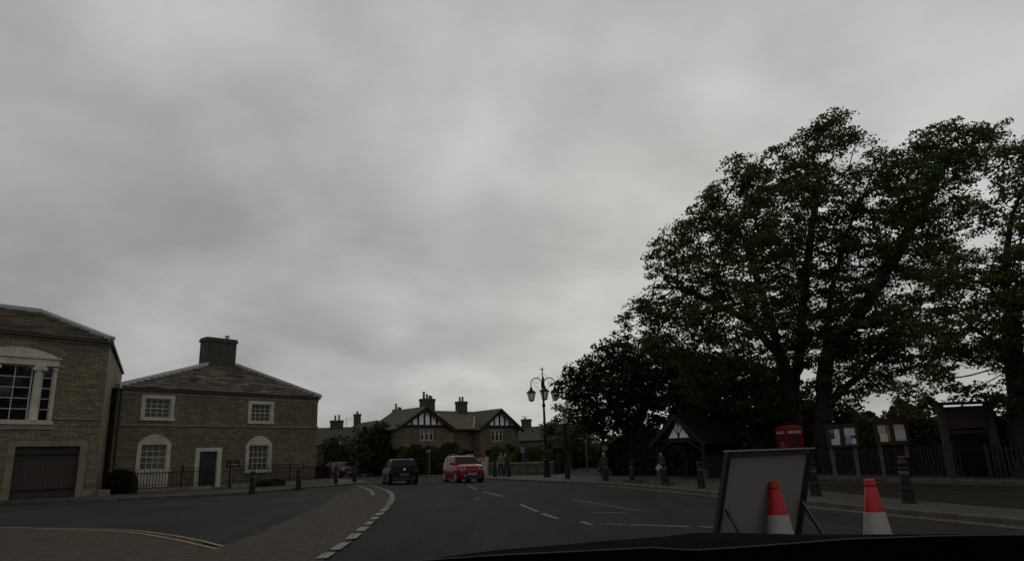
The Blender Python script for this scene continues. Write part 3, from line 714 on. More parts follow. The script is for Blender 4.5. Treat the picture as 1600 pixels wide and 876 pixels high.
for (a, b) in gs:
    mid = (a+b)/2; eo = 0.45; pr = 0.38     # gable front: render, timbers, bargeboards
    gz = EVF+0.12; k_ = (APX-EVF)/((b-a)/2)
    MB().prism([(a,EVF),(b,EVF),(mid,APX-0.02)], 0.02, 0.10, 'y').build('gable_wall', RENDER, fh)
    mb = MB(); mb.box(a-0.1,b+0.1,-0.10,0.03,EVF-0.02,EVF+0.24); mb.build('tie_beam', TIMB, fh)
    for t in (-1.55,-0.78,0,0.78,1.55):
        x = mid+t; top = APX-0.25-abs(t)*k_
        if top > gz+0.3: MB().box(x-0.09,x+0.09,-0.06,0.018,EVF+0.24,top).build('timber', TIMB, fh)
    for s in (-1, 1):
        x1 = mid+s*((b-a)/2+eo); z1 = EVF-eo*k_
        MB().bar((mid+s*0.001,-pr,APX-0.16),(x1,-pr,z1-0.14),0.06,0.34,upv=(0,0,1)).build('bargeboard', TIMB, fh)
        roof_ = MB(); zt = 0.10
        roof_.add([(mid,-pr-0.08,APX),(x1,-pr-0.08,z1),(x1,GD,z1),(mid,GD,APX),(mid,-pr-0.08,APX+zt),(x1,-pr-0.08,z1+zt),(x1,GD,z1+zt),(mid,GD,APX+zt)],
                  [(0,1,2,3),(4,7,6,5),(0,4,5,1),(1,5,6,2),(2,6,7,3)])
        roof_.build('roof', SLATEG, fh)
# main roof between
RGY = 4.2
MB().add([(3.5,rec-0.45,EVF-0.12),(14,rec-0.45,EVF-0.12),(14,RGY,APX-0.06),(3.5,RGY,APX-0.06),(3.5,9,EVF-0.1),(14,9,EVF-0.1)], [(0,1,2,3),(3,2,5,4)]).build('roof', SLATEF, fh)
MB().box(6.8,10.9,rec-0.55,rec-0.44,EVF-0.25,EVF-0.13).build('gutter', GUTTER, fh)
MB().bar((3.5,RGY,APX),(14,RGY,APX),0.25,0.12).build('ridge', LEAD, fh)
MB().bar((10.75,rec-0.3,EVF+0.02),(12.9,RGY-0.9,APX-0.5),0.14,0.05).build('valley', mat('pale_mortar',(0.28,0.27,0.23),0.9), fh)
kk = (APX-EVF+0.06)/(RGY-rec+0.45)
for x, gm in ((5.9, GLASSD), (7.4, mat('skylight_glass',(0.35,0.37,0.38),0.1,0.1,2))):
    yy = 3.0; zz = EVF-0.12+(yy-rec+0.45)*kk
    o = MB().bar((x,yy,zz+0.06),(x,yy+0.55,zz+0.06+0.55*kk),0.95,0.08).build('skylight', TIMB, fh)
    MB().bar((x,yy+0.06,zz+0.06*kk+0.105),(x,yy+0.49,zz+0.49*kk+0.105),0.8,0.02).build('pane', gm, o)
chimney(fh, 5.8, 2.7, APX-0.9, 8.0-FZ, 1.5, 0.8, SOOT, [(-0.45,0.75,0.14),(-0.05,0.5,0.13),(0.3,0.38,0.13),(0.55,0.32,0.11)])
chimney(fh, 11.7, 4.2, APX-0.6, 8.0-FZ, 1.15, 0.8, SOOT, [(-0.2,0.5,0.13),(0.2,0.55,0.13)])
chimney(fh, 4.9, 7.0, EVF-0.3, 7.15-FZ, 1.0, 0.7, SOOT, [(-0.3,0.65,0.12),(0.05,0.3,0.12),(0.3,0.25,0.12)])

# ------------------------------------------------------------------ farther houses
def cottage(x, y, rz, Wd, Dp, ev, ap, label, chims, wins=(), mat_=STONE3):
    o = empty('cottage', (x,y,g(x)), rz, label, 'house', 'low far cottages')
    mb = MB(); wall(mb, 0, Wd, -0.5, ev, 0, 0.2, list(wins))
    for xx in (0, Wd): mb.add([(xx,0,-0.5),(xx,Dp,-0.5),(xx,Dp,ev),(xx,Dp/2,ap),(xx,0,ev)], [(0,1,2,3,4)])
    mb.add([(0,Dp,-0.5),(Wd,Dp,-0.5),(Wd,Dp,ev),(0,Dp,ev)], [(0,1,2,3)])
    mb.build('wall', mat_, o, recalc=False)
    for s in (0, 1):
        y0_, y1_ = (-0.25, Dp/2) if s == 0 else (Dp+0.25, Dp/2)
        MB().add([(-0.15,y0_,ev-0.12),(Wd+0.15,y0_,ev-0.12),(Wd+0.15,y1_,ap+0.05),(-0.15,y1_,ap+0.05),(-0.15,y0_,ev),(Wd+0.15,y0_,ev),(Wd+0.15,y1_,ap+0.17),(-0.15,y1_,ap+0.17)],
                 [(0,1,2,3),(7,6,5,4),(0,4,5,1),(1,5,6,2),(3,7,4,0)]).build('roof', SLATEG, o)
    for (cx_, z1, wx, pots) in chims: chimney(o, cx_, Dp/2, ap-0.6, z1, wx, 0.7, SOOT, pots)
    for (a,b,c,d) in wins:
        mb = MB(); mb.box(a,a+0.08,0.06,0.12,c,d); mb.box(b-0.08,b,0.06,0.12,c,d); mb.box(a+.08,b-.08,0.06,0.12,c,c+.08); mb.box(a+.08,b-.08,0.06,0.12,d-.08,d); mb.box((a+b)/2-.03,(a+b)/2+.03,0.06,0.12,c+.08,d-.08)
        wv = mb.build('window', WHITEJ, o); MB().box(a+.08,b-.08,0.1,0.11,c+.08,d-.08).build('pane', GLASSD, wv)
    return o
def aerial(x, y, z0, z1, label):
    o = empty('aerial', (x,y,z0), 0.4, label, 'aerial', 'roof aerials'); MB().tube([(0,0,0),(0,0,z1-z0)],0.03,6).build('mast', LEAD, o)
    mb = MB(); mb.bar((-0.1,0,z1-z0-0.1),(0.9,0,z1-z0-0.1),0.03,0.03)
    for k in range(6): mb.bar((k*0.16,-0.28,z1-z0-0.1),(k*0.16,0.28,z1-z0-0.1),0.018,0.018)
    mb.build('boom', LEAD, o); return o
p = at(497, 700, 82); cottage(p.x-4.0, 82, R(8), 8.2, 6, 3.4, 5.35, 'low stone cottage with long chimney just right of the stone house', [(5.6,6.35,1.5,[(-0.2,0.6,0.12),(0.25,0.65,0.12)])])
p = at(524, 700, 92); cottage(p.x, 92, R(-55), 7, 5.5, 3.9, 6.2, 'stone gabled cottage with square chimney behind the dark bush', [(0.4,7.6,0.8,[(0,0.35,0.14)])])
p = at(541, 660, 93); aerial(p.x, 93, 5.5, p.z+0.6, 'television aerial on a mast over the roofs left of the bush')
p = at(806, 700, 92); cottage(p.x-1.5, 94, R(-35), 9, 6, 3.6, 5.3, 'low stone cottage half hidden right of the gabled house', [(1.6,6.5,1.2,[(-0.2,0.3,0.13)])])
p = at(814, 648, 94); aerial(p.x+0.2, 95.5, 4.6, p.z, 'taller thin aerial mast right of the gabled house')
p = at(823, 656, 98); aerial(p.x+0.1, 97.5, 4.2, p.z, 'shorter aerial beside the low cottage at the right')

# ------------------------------------------------------------------ low walls and gate
WALLD = brick_mat('garden_wall_stone', (0.12,0.105,0.08), (0.075,0.064,0.05), (0.05,0.044,0.036), 0.38, 0.16, 0.03, (0.05,0.047,0.033), 0.7, 0.9)
def lowwall(name, pts, h, th, label, m_=STONE3):
    root = empty(name, (pts[0][0],pts[0][1],g(pts[0][0])), 0, label, 'wall', 'low garden walls'); ox, oy, oz = root.location
    mb = MB(); cp = MB()
    for a, b in zip(pts, pts[1:]):
        A = Vector((a[0]-ox,a[1]-oy,g(a[0])-oz)); Bv = Vector((b[0]-ox,b[1]-oy,g(b[0])-oz))
        mb.bar(A+Vector((0,0,h/2-0.1)), Bv+Vector((0,0,h/2-0.1)), th, h+0.2); cp.bar(A+Vector((0,0,h+0.05)), Bv+Vector((0,0,h+0.05)), th+0.1, 0.1)
    mb.build('wall_body', m_, root); cp.build('coping', QUOIN, root); return root
lowwall('garden_wall', [(-4.6,60.8),(-9.0,69.0),(-16,79),(-24,88)], 1.0, 0.4, 'low stone garden wall behind the black and red cars', WALLD)
lowwall('garden_wall', [(2.6,54.2),(-0.2,56.2),(-2.2,57.5)], 0.95, 0.4, 'low stone garden wall behind the blue sign', WALLD)
gt = empty('gate', (-3.4,59.0,g(-3.4)+0.1), math.atan2(3.2,-2.3), 'pale timber garden gate behind the red car', 'gate')
GM = mat('gate_timber',(0.3,0.28,0.22),0.8,0.12,5)
for k in range(10): MB().box(-1.3+k*0.262,-1.3+k*0.262+0.245,-0.02,0.02,0.06,1.02+0.03*(k%2)).build('board', GM, gt)
for z in (0.25,0.8): MB().box(-1.3,1.3,0.021,0.05,z,z+0.1).build('ledge', GM, gt)
MB().box(-1.3,1.3,-0.03,0.03,1.08,1.36).build('top_rail', GM, gt)
for k in range(5): MB().box(-1.15+k*0.5,-1.15+k*0.5+0.3,-0.035,0.035,1.14,1.30).build('slot', DOORN, gt)
for x in (-1.42,1.42): MB().box(x-0.1,x+0.1,-0.1,0.1,-0.1,1.45).build('post', GM, gt)

# ------------------------------------------------------------------ trees
def leaf_mesh(name, centres, size, m_, parent, seed=1, droop=0.35, kind='stuff'):
    """many small folded leaves; centres is an (n,3) array"""
    rg = np.random.default_rng(seed); n = len(centres)
    th = rg.uniform(0, 2*np.pi, n); a = np.stack([np.cos(th), np.sin(th), rg.normal(-droop, 0.4, n)], 1); a /= np.linalg.norm(a, axis=1)[:, None]
    nr = np.stack([rg.normal(0, .5, n), rg.normal(0, .5, n), np.ones(n)], 1)
    b = np.cross(a, nr); b /= np.linalg.norm(b, axis=1)[:, None]; c = np.cross(b, a)
    s = (size*rg.uniform(0.6, 1.35, n))[:, None]
    v = np.stack([centres-a*s*.5, centres+b*s*.5+c*s*.12-a*s*.05, centres+a*s*.55-c*s*.1, centres-b*s*.5+c*s*.12-a*s*.05], 1).reshape(-1, 3)
    me = bpy.data.meshes.new(name); me.vertices.add(4*n); me.vertices.foreach_set('co', v.astype(np.float32).ravel())
    me.loops.add(4*n); me.loops.foreach_set('vertex_index', np.arange(4*n, dtype=np.int32))
    me.polygons.add(n); me.polygons.foreach_set('loop_start', np.arange(0, 4*n, 4, dtype=np.int32))
    me.polygons.foreach_set('loop_total', np.full(n, 4, dtype=np.int32)); me.materials.append(m_); me.update(calc_edges=True)
    o = link(name, me, parent)
    if kind: o['kind'] = kind
    return o
def grow(stems, pts, step, kill, seed, iters=160, up_=0.05):
    rg = np.random.default_rng(seed)
    pos = []; par = []
    for st in stems:
        prev = -1 if not pos else int(np.argmin(np.linalg.norm(np.array(pos)-np.array(st[0]), axis=1)))
        sub = prev >= 0
        for i in range(len(st)-1):
            a, b = np.array(st[i], float), np.array(st[i+1], float); k = max(1, int(np.linalg.norm(b-a)/step))
            for j in range(1 if (sub and i == 0) else 0, k + (1 if i == len(st)-2 else 0)):
                pos.append(a+(b-a)*j/k + (rg.normal(0, .03, 3) if j else 0)); par.append(prev); prev = len(pos)-1
    act = np.array(pts); nd = np.full(len(act), 1e9); ni = np.zeros(len(act), int)
    def upd(i0):
        nonlocal nd, ni
        P = np.array(pos[i0:]); d = np.linalg.norm(act[:, None]-P[None], axis=2); j = d.argmin(1); dm = d[np.arange(len(act)), j]
        m_ = dm < nd; nd[m_] = dm[m_]; ni[m_] = j[m_]+i0
    upd(0); kids = {}
    for it in range(iters):
        keep = nd > kill; act = act[keep]; nd = nd[keep]; ni = ni[keep]
        if len(act) == 0: break
        i0 = len(pos)
        for q in np.unique(ni):
            if kids.get(q, 0) >= 3: continue
            d = act[ni == q]-pos[q]; d /= np.linalg.norm(d, axis=1)[:, None]; v = d.sum(0)+rg.normal(0, .18, 3)*max(1, len(d)**.5)*0.5; v[2] += up_
            v /= max(1e-6, np.linalg.norm(v)); pos.append(np.array(pos[q])+v*step*rg.uniform(.8, 1.15)); par.append(int(q)); kids[q] = kids.get(q, 0)+1
        if len(pos) == i0: break
        upd(i0)
    return np.array(pos), np.array(par)
def inpoly_dist(poly, x, y):
    d = 1e9
    for i in range(len(poly)):
        a = Vector(poly[i]); b = Vector(poly[(i+1) % len(poly)]); p = Vector((x, y)); ab = b-a
        t = max(0, min(1, (p-a).dot(ab)/max(1e-6, ab.length_squared))); d = min(d, (p-a-ab*t).length)
    return d
def tree(label, Y, outline, stems, npts, R0, leafm, leaf=0.17, per=60, seed=1, maxth=4.5, step=0.45, kill=0.7, clump=(.55,.55,.26), name='broadleaf_tree', group=None, thin=0.0, nmesh=7, pads=2, gap=-0.18, gs=0.42):
    """outline: crown silhouette as seen; its volume is filled round the depth Y; stems: lists of (px,py,dy)"""
    rr = random.Random(seed); s = F/ (Y*math.cos(PITCH))*1.0
    xs = [p[0] for p in outline]; ys = [p[1] for p in outline]; pts = []; tries = 0
    while len(pts) < npts and tries < npts*60:
        tries += 1
        x, y = rr.uniform(min(xs), max(xs)), rr.uniform(min(ys), max(ys))
        if not inside(outline, x, y): continue
        dm = inpoly_dist(outline, x, y)*Y/1116
        if dm < 0.2: continue
        th = min(maxth, 0.9*dm+0.5)
        q = rr.uniform(-1, 1); q = math.copysign(abs(q)**0.8, q)
        # hollow interior: most twigs sit near the outside
        if dm > 2.5 and abs(q) < 0.5 and rr.random() < thin: continue
        v = at(x, y, Y+q*th)
        if mnoise.noise(v*gs+Vector((seed*3.1, 0, 0))) < gap: continue
        pts.append(tuple(v))
    st = []
    for S in stems:
        L_ = []
        for (px, py, dy) in S:
            v = at(px, py, Y+dy); L_.append((v.x, v.y, v.z))
        st.append(L_)
    base = st[0][0]; bz = g(base[0])
    root = empty(name, (base[0], base[1], bz), 0, label, 'tree', group or 'broadleaf trees around the road')
    pos, par = grow(st, pts, step, kill, seed)
    n = len(pos); cnt = np.zeros(n); haskid = np.zeros(n, bool)
    for i in range(n):
        if par[i] >= 0: haskid[par[i]] = True
    for i in range(n-1, -1, -1):
        if not haskid[i]: cnt[i] += 1
        if par[i] >= 0: cnt[par[i]] += cnt[i]
    tot = cnt[0]
    rad = 0.010 + (R0-0.010)*(cnt/tot)**0.60
    off = np.array([base[0], base[1], bz]); mb = MB()
    for i in range(n):
        if par[i] < 0: continue
        p = par[i]; r1 = rad[i]; r0_ = min(rad[p], r1*1.25)
        sides = nmesh if r1 > 0.09 else (5 if r1 > 0.035 else 3)
        a, b = Vector(pos[p]-off), Vector(pos[i]-off)
        if p == 0 or par[p] < 0:
            if b.z < a.z+0.9 and a.z < 0.6: r0_ = r1*1.35      # root flare
        mb.tube([a, b+(b-a)*0.06], [r0_, r1], sides, cap=False)
    t = mb.build('trunk', BARK, root, smooth=True, recalc=False)
    rg = np.random.default_rng(seed+5)
    tips = np.where(cnt <= 2)[0]; ctr = []
    for i in tips:
        for _ in range(pads if cnt[i] <= 1 else 1):
            k = int(per*rg.uniform(.5, 1.5)); pc = pos[i]-off + rg.uniform(-1, 1, 3)*np.array(clump)*1.1
            q = rg.normal(0, 1, (k, 3)); q /= np.linalg.norm(q, axis=1)[:, None]; q *= rg.uniform(0, 1, k)[:, None]**0.5
            w_ = q*np.array(clump)*rg.uniform(.6, 1.15); w_[:, 2] -= 0.35*(w_[:, 0]**2+w_[:, 1]**2)/max(clump[0], .01)*0.6
            ctr.append(pc+w_)
    ctr = np.concatenate(ctr)
    leaf_mesh('crown', ctr, leaf, leafm, root, seed)
    return root, len(ctr)

TL = []
T = lambda *a, **k: TL.append(tree(*a, **k))
CL = (.56,.56,.22)
T('tall broad tree with leftward spreading crown behind the red telephone box', 38.0,
  [(958,487),(985,470),(1003,452),(1014,425),(1018,385),(1042,352),(1050,336),(1082,328),(1092,300),(1112,285),(1130,268),(1140,244),(1160,232),(1192,224),(1225,222),(1240,206),(1262,200),(1275,180),(1300,164),(1320,170),(1350,176),(1358,200),(1366,216),(1352,250),(1340,300),(1335,380),(1330,460),(1320,540),(1295,610),(1240,650),(1180,660),(1120,650),(1070,625),(1030,580),(1000,545),(975,520)],
  [[(1240,752,0),(1238,690,0),(1236,620,0),(1222,560,-.3),(1196,480,-.6),(1176,410,-.5),(1160,370,-.4)],
   [(1236,620,0),(1252,540,.6),(1256,450,.9),(1268,360,.6),(1280,290,.4)],
   [(1222,560,-.3),(1170,500,.8),(1110,470,1.2),(1060,450,1)]], 3000, 0.52, LEAF, 0.145, 26, 11, 5.4, step=0.4, kill=0.54, clump=CL, thin=0.3, pads=3, gap=-0.15, gs=0.48)
T('tall tree with rightward leaning crown between the telephone box and the notice boards', 36.5,
  [(1330,250),(1350,225),(1372,222),(1402,226),(1424,210),(1445,202),(1468,186),(1492,182),(1530,190),(1562,188),(1572,208),(1562,232),(1550,262),(1535,300),(1530,330),(1510,350),(1505,380),(1520,420),(1525,450),(1500,480),(1485,520),(1480,560),(1450,600),(1400,600),(1350,625),(1310,640),(1270,600),(1290,500),(1300,400),(1310,320)],
  [[(1282,756,0),(1284,700,0),(1288,630,0),(1290,560,0),(1296,480,.3),(1312,400,.5),(1335,330,.4)],
   [(1288,630,0),(1340,590,-.8),(1390,540,-1),(1430,480,-1)],
   [(1290,560,0),(1350,480,-.6),(1400,400,-.9),(1450,310,-.5),(1480,250,0)]], 3000, 0.47, LEAF, 0.14, 26, 23, 4.9, step=0.39, kill=0.52, clump=CL, thin=0.3, pads=3, gap=-0.16, gs=0.5)
T('large tree at the right edge of the road beside the dark red board', 25.5,
  [(1545,226),(1575,212),(1610,205),(1680,200),(1760,230),(1830,300),(1850,420),(1830,540),(1760,620),(1660,640),(1560,640),(1500,632),(1455,615),(1438,590),(1452,560),(1430,530),(1425,490),(1450,455),(1440,425),(1470,395),(1500,370),(1510,340),(1540,300),(1545,262)],
  [[(1600,768,0),(1597,700,0),(1590,600,0),(1578,500,0),(1570,420,.2),(1580,340,.3)],
   [(1590,600,0),(1560,540,-.8),(1520,510,-1.2)],
   [(1578,500,0),(1640,400,.8),(1700,330,1)]], 2800, 0.36, LEAF, 0.108, 23, 31, 3.8, step=0.32, kill=0.42, clump=(.43,.43,.17), thin=0.2, gap=-0.2, pads=3)
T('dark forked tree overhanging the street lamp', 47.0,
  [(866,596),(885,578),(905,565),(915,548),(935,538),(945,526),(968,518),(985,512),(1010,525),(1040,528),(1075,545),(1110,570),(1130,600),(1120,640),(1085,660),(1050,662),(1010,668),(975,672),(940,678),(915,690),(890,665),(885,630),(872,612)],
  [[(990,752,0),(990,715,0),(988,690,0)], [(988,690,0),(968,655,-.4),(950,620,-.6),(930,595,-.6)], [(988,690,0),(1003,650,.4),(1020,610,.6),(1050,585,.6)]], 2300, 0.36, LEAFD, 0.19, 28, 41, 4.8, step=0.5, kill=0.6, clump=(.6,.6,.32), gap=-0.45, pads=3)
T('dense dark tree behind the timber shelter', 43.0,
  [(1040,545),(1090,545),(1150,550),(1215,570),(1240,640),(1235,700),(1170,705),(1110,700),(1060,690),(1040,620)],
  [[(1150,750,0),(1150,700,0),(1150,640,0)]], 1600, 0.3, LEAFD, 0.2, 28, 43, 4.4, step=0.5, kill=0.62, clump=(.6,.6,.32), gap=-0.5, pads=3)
T('lighter green tree behind the notice boards', 41.0,
  [(1345,640),(1365,612),(1395,592),(1425,590),(1440,612),(1458,640),(1462,690),(1440,715),(1350,715),(1335,680)],
  [[(1400,748,0),(1400,700,0),(1398,660,0)]], 900, 0.2, LEAF, 0.17, 26, 47, 3.0, step=0.42, kill=0.55, clump=(.5,.5,.28), gap=-0.3)
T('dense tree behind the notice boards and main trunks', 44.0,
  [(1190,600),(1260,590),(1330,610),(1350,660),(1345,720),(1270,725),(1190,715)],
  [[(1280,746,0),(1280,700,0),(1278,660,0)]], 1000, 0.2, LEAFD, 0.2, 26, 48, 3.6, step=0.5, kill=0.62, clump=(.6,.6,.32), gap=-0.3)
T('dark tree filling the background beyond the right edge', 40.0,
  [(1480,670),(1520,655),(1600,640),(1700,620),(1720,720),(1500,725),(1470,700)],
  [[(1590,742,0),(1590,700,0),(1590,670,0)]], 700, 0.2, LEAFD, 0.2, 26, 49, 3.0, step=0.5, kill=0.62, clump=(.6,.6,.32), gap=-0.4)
T('round green tree beyond the street lamp down the side street', 78.0,
  [(842,668),(856,650),(868,640),(880,628),(896,632),(915,640),(930,660),(930,715),(900,722),(868,722),(850,705)],
  [[(898,742,0),(898,715,0),(895,690,0)]], 800, 0.3, LEAF, 0.27, 26, 53, 4.5, step=0.75, kill=0.9, clump=(.85,.85,.5), gap=-0.5)
T('small far tree at the end of the side street left of the lamp', 108.0,
  [(822,672),(834,662),(848,662),(860,668),(864,700),(858,722),(830,722),(818,700)],
  [[(842,732,0),(842,712,0),(842,695,0)]], 400, 0.25, LEAFD, 0.36, 26, 59, 4.0, step=1.0, kill=1.2, clump=(1.1,1.1,.65), gap=-0.6)
T('dark tree at the end of the side street behind the finger post', 92.0,
  [(880,670),(910,650),(950,650),(990,665),(1010,690),(1005,728),(900,730),(878,715)],
  [[(950,738,0),(950,715,0),(948,695,0)]], 700, 0.25, LEAFD, 0.33, 26, 61, 5.0, step=0.9, kill=1.1, clump=(1.0,1.0,.6), gap=-0.6)
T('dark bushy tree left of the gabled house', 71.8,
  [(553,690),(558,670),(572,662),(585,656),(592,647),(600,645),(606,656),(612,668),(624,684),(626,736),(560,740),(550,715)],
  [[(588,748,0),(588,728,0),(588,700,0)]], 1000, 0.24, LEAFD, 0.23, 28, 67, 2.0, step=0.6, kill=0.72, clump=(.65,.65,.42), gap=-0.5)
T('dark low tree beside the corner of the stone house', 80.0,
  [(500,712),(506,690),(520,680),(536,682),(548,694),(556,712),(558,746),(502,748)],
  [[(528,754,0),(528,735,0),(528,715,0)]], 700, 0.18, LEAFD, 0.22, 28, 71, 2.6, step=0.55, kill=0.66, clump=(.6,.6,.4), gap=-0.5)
T('mossy green tree in front of the low cottage', 80.0,
  [(788,700),(800,692),(815,690),(830,694),(838,705),(840,730),(790,732),(784,715)],
  [[(812,742,0),(812,725,0),(812,712,0)]], 420, 0.16, LEAFL, 0.25, 24, 73, 2.4, step=0.65, kill=0.8, clump=(.7,.7,.45), gap=-0.5)

def hedge(label, pts, h, th, leafm, n, leaf=0.12, seed=1, name='hedge', wob=0.25, zbase=0.1, cat='hedge'):
    rg = np.random.default_rng(seed)
    x0, y0_ = pts[0]; root = empty(name, (x0, y0_, g(x0)+zbase), 0, label, cat, 'hedges and shrubs' if name == 'hedge' else None); oz = root.location.z
    core = MB(); ctr = []
    segs = [(Vector((*a, 0)), Vector((*b, 0))) for a, b in zip(pts, pts[1:])]; tl = sum((b-a).length for a, b in segs)
    for a, b in segs:
        L_ = (b-a).length; d = (b-a)/L_; s = Vector((-d.y, d.x, 0)); k = int(n*L_/tl)
        A = a-Vector((x0, y0_, 0)); B_ = b-Vector((x0, y0_, 0))
        ki = 0.22 if L_ < 2.2 else 0.0; A, B_ = A.lerp(B_, ki), B_.lerp(A, ki)
        core.bar((A.x, A.y, g(a.x)+zbase-oz+h*0.4), (B_.x, B_.y, g(b.x)+zbase-oz+h*0.4), th*0.5, h*0.8)
        t = rg.uniform(-0.02, 1.02, k); side = rg.uniform(-1, 1, k); zz = rg.uniform(0, 1, k); f = rg.random(k)
        shell = f < 0.72
        bulge = 1+wob*np.sin(t*L_*1.3+seed)+wob*0.6*np.sin(t*L_*3.1+seed*2)
        hh = h*(1+wob*0.35*np.sin(t*L_*0.9+seed*3)+wob*0.3*np.sin(t*L_*2.7+seed))
        if L_ < 2.2:
            dm_ = np.sqrt(np.clip(1-np.abs(2*t-1)**3, 0.12, 1)); hh = hh*(0.35+0.65*dm_); bulge = bulge*dm_
        u = np.where(shell, np.sign(side)*(0.85+0.15*np.abs(side)), side); z_ = np.where(shell, zz*hh, hh*(0.88+0.14*zz))
        u = u*np.sqrt(np.clip(1.15-(z_/np.maximum(hh, .1))**3, 0.05, 1))
        off = u*th/2*bulge+rg.normal(0, .05, k)
        px = a.x+d.x*L_*t+s.x*off; py = a.y+d.y*L_*t+s.y*off
        ctr.append(np.stack([px-x0, py-y0_, -K*px+zbase-oz+z_+rg.normal(0, .05, k)], 1))
    core.build('dark_core', HCORE, root); leaf_mesh('foliage', np.concatenate(ctr), leaf, leafm, root, seed)  # dark solid core added to fill the leaf shell and block views
    return root
hedge('tall green clipped hedge in front of the gabled house', [(-12.6,71.0),(-9.8,68.2),(-6.0,65.6)], 2.55, 2.0, LEAFL, 26000, 0.15, 3)
hedge('dark hedge along the wall between hedge and gate', [(-6.4,65.0),(-4.4,62.6)], 1.9, 1.6, LEAFD, 9000, 0.14, 4)
hedge('loose mixed shrubs behind the two standing people', [(-2.6,60.2),(0.4,58.6),(3.2,56.6)], 2.0, 1.8, LEAF, 16000, 0.15, 5, 'shrubs', 0.5)
hedge('dark hedge along the left side of the side street', [(2.9,57),(2.6,70),(2.2,95)], 2.2, 1.4, LEAFD, 14000, 0.2, 6)
hedge('dark hedge along the right side of the side street', [(9.4,50),(9.9,66),(10.2,100)], 2.6, 1.6, LEAFD, 18000, 0.2, 8)
hedge('round clipped bush beside the side street', [(7.9,52.5),(9.2,52.3)], 1.35, 1.4, LEAF, 4000, 0.13, 9, 'bush', 0.3, cat='bush')
hedge('dark hedge behind the shelter and the bollards', [(6.2,49),(9.5,44),(13,38.5)], 2.3, 1.8, LEAFD, 22000, 0.16, 10)
hedge('dark hedge behind the telephone box and notice boards', [(15.0,41),(17.4,34.5),(18.2,28.6)], 2.0, 1.6, LEAFD, 24000, 0.13, 12, zbase=0.2)
hedge('dark hedge with yellow tops behind the railings at the right edge', [(17.6,27.6),(19.8,23.8),(24,17)], 1.95, 1.4, LEAFD, 24000, 0.12, 13, zbase=0.2)
hedge('row of yellow flowering bedding above the railings at the right edge', [(17.9,26.6),(19.6,23.5),(22,19.6)], 1.4, 0.5, island_mat('yellow_flowers',[(0.16,0.15,0.02),(0.26,0.23,0.03),(0.09,0.11,0.02)],0.7,0.2), 3500, 0.09, 14, 'flower_row', zbase=0.25, cat='flowers')
hedge('dark round shrub inside the railings beside the garage building', [(-19.35,33.6),(-18.5,34.6)], 1.0, 0.95, LEAFD, 5000, 0.08, 15, 'shrub', 0.3, zbase=0.12, cat='shrub')
hedge('low ground ivy at the foot of the house wall by the right window', [(-14.9,40.3),(-13.7,41.8)], 0.32, 0.5, LEAFD, 1200, 0.08, 16, 'ivy', 0.5, zbase=0.14, cat='ivy')
hedge('dark far hedge closing the street behind the dark red car', [(-12,84),(-24,92),(-40,95)], 2.6, 2, LEAFD, 16000, 0.24, 17)
hedge('distant tree belt beyond the right side hedges', [(12,75),(30,62),(55,45)], 4.5, 5, LEAFD, 26000, 0.35, 18, 'tree_belt', 0.4, cat='trees')
hedge('unseen tall tree belt past the right edge, added to darken window reflections', [(27,15),(32,3),(35,-14)], 11, 6, LEAFD, 26000, 0.32, 19, 'tree_belt', 0.35, cat='trees')  # out of view; added and sized so the garage panes reflect dark
# weeds at the bollard feet
for i, (x, y) in enumerate([(5.45,34.0),(6.0,29.2),(5.2,32.0)]):
    rg = np.random.default_rng(90+i); o = empty('weed_tuft', (x, y, g(x)+0.1), 0, ['mossy weeds round the foot of the third bollard from the lamp','weeds at the foot of the fourth bollard from the lamp','low weeds in the verge between two bollards'][i], 'weeds')
    leaf_mesh('leaves', np.abs(rg.normal(0, 1, (160, 3)))*np.array([.0,.0,.05])+rg.normal(0,1,(160,3))*np.array([.3,.3,0.0])+np.array([0,0,.03]), 0.07, LEAFL, o, 80+i)

# ------------------------------------------------------------------ street lamp
lp = empty('street_lamp', (1.82,46.9,g(1.82)+0.1), R(4), 'tall ornate black street lamp with three hanging glass lanterns', 'street lamp')
mb = MB().lathe([(0.24,-0.15),(0.24,0.12),(0.2,0.16),(0.2,0.95),(0.23,1.0),(0.23,1.08),(0.16,1.16)], 8, rot=R(22.5)); mb.build('base', BLACKM, lp)
mb = MB().lathe([(0.115,1.14),(0.115,1.5),(0.14,1.55),(0.105,1.62),(0.095,2.6),(0.12,2.65),(0.088,2.72),(0.072,4.5),(0.11,4.55),(0.12,4.66),(0.07,4.75),(0.055,6.3),(0.08,6.36),(0.04,6.45),(0.025,6.95)], 12); mb.build('column', BLACKM, lp, smooth=True)
mb = MB().lathe([(0.03,6.93),(0.07,6.98),(0.03,7.05),(0.05,7.1),(0.0,7.2)], 8)
for s in (-1, 1): mb.bar((0,0,7.0),(s*0.16,0,7.06),0.03,0.03)
mb.build('finial', BLACKM, lp)
LGLASS = mat('lantern_glass',(0.20,0.205,0.2),0.2,0.12,3,spec=0.4)
_t = LGLASS.node_tree; _tr = _t.nodes.new('ShaderNodeBsdfTransparent'); _tr.inputs[0].default_value = (0.75,0.76,0.75,1); _ms = _t.nodes.new('ShaderNodeMixShader'); _ms.inputs[0].default_value = 0.55
_t.links.new(_t.nodes['Principled BSDF'].outputs[0], _ms.inputs[1]); _t.links.new(_tr.outputs[0], _ms.inputs[2]); _t.links.new(_ms.outputs[0], _t.nodes['Material Output'].inputs[0])
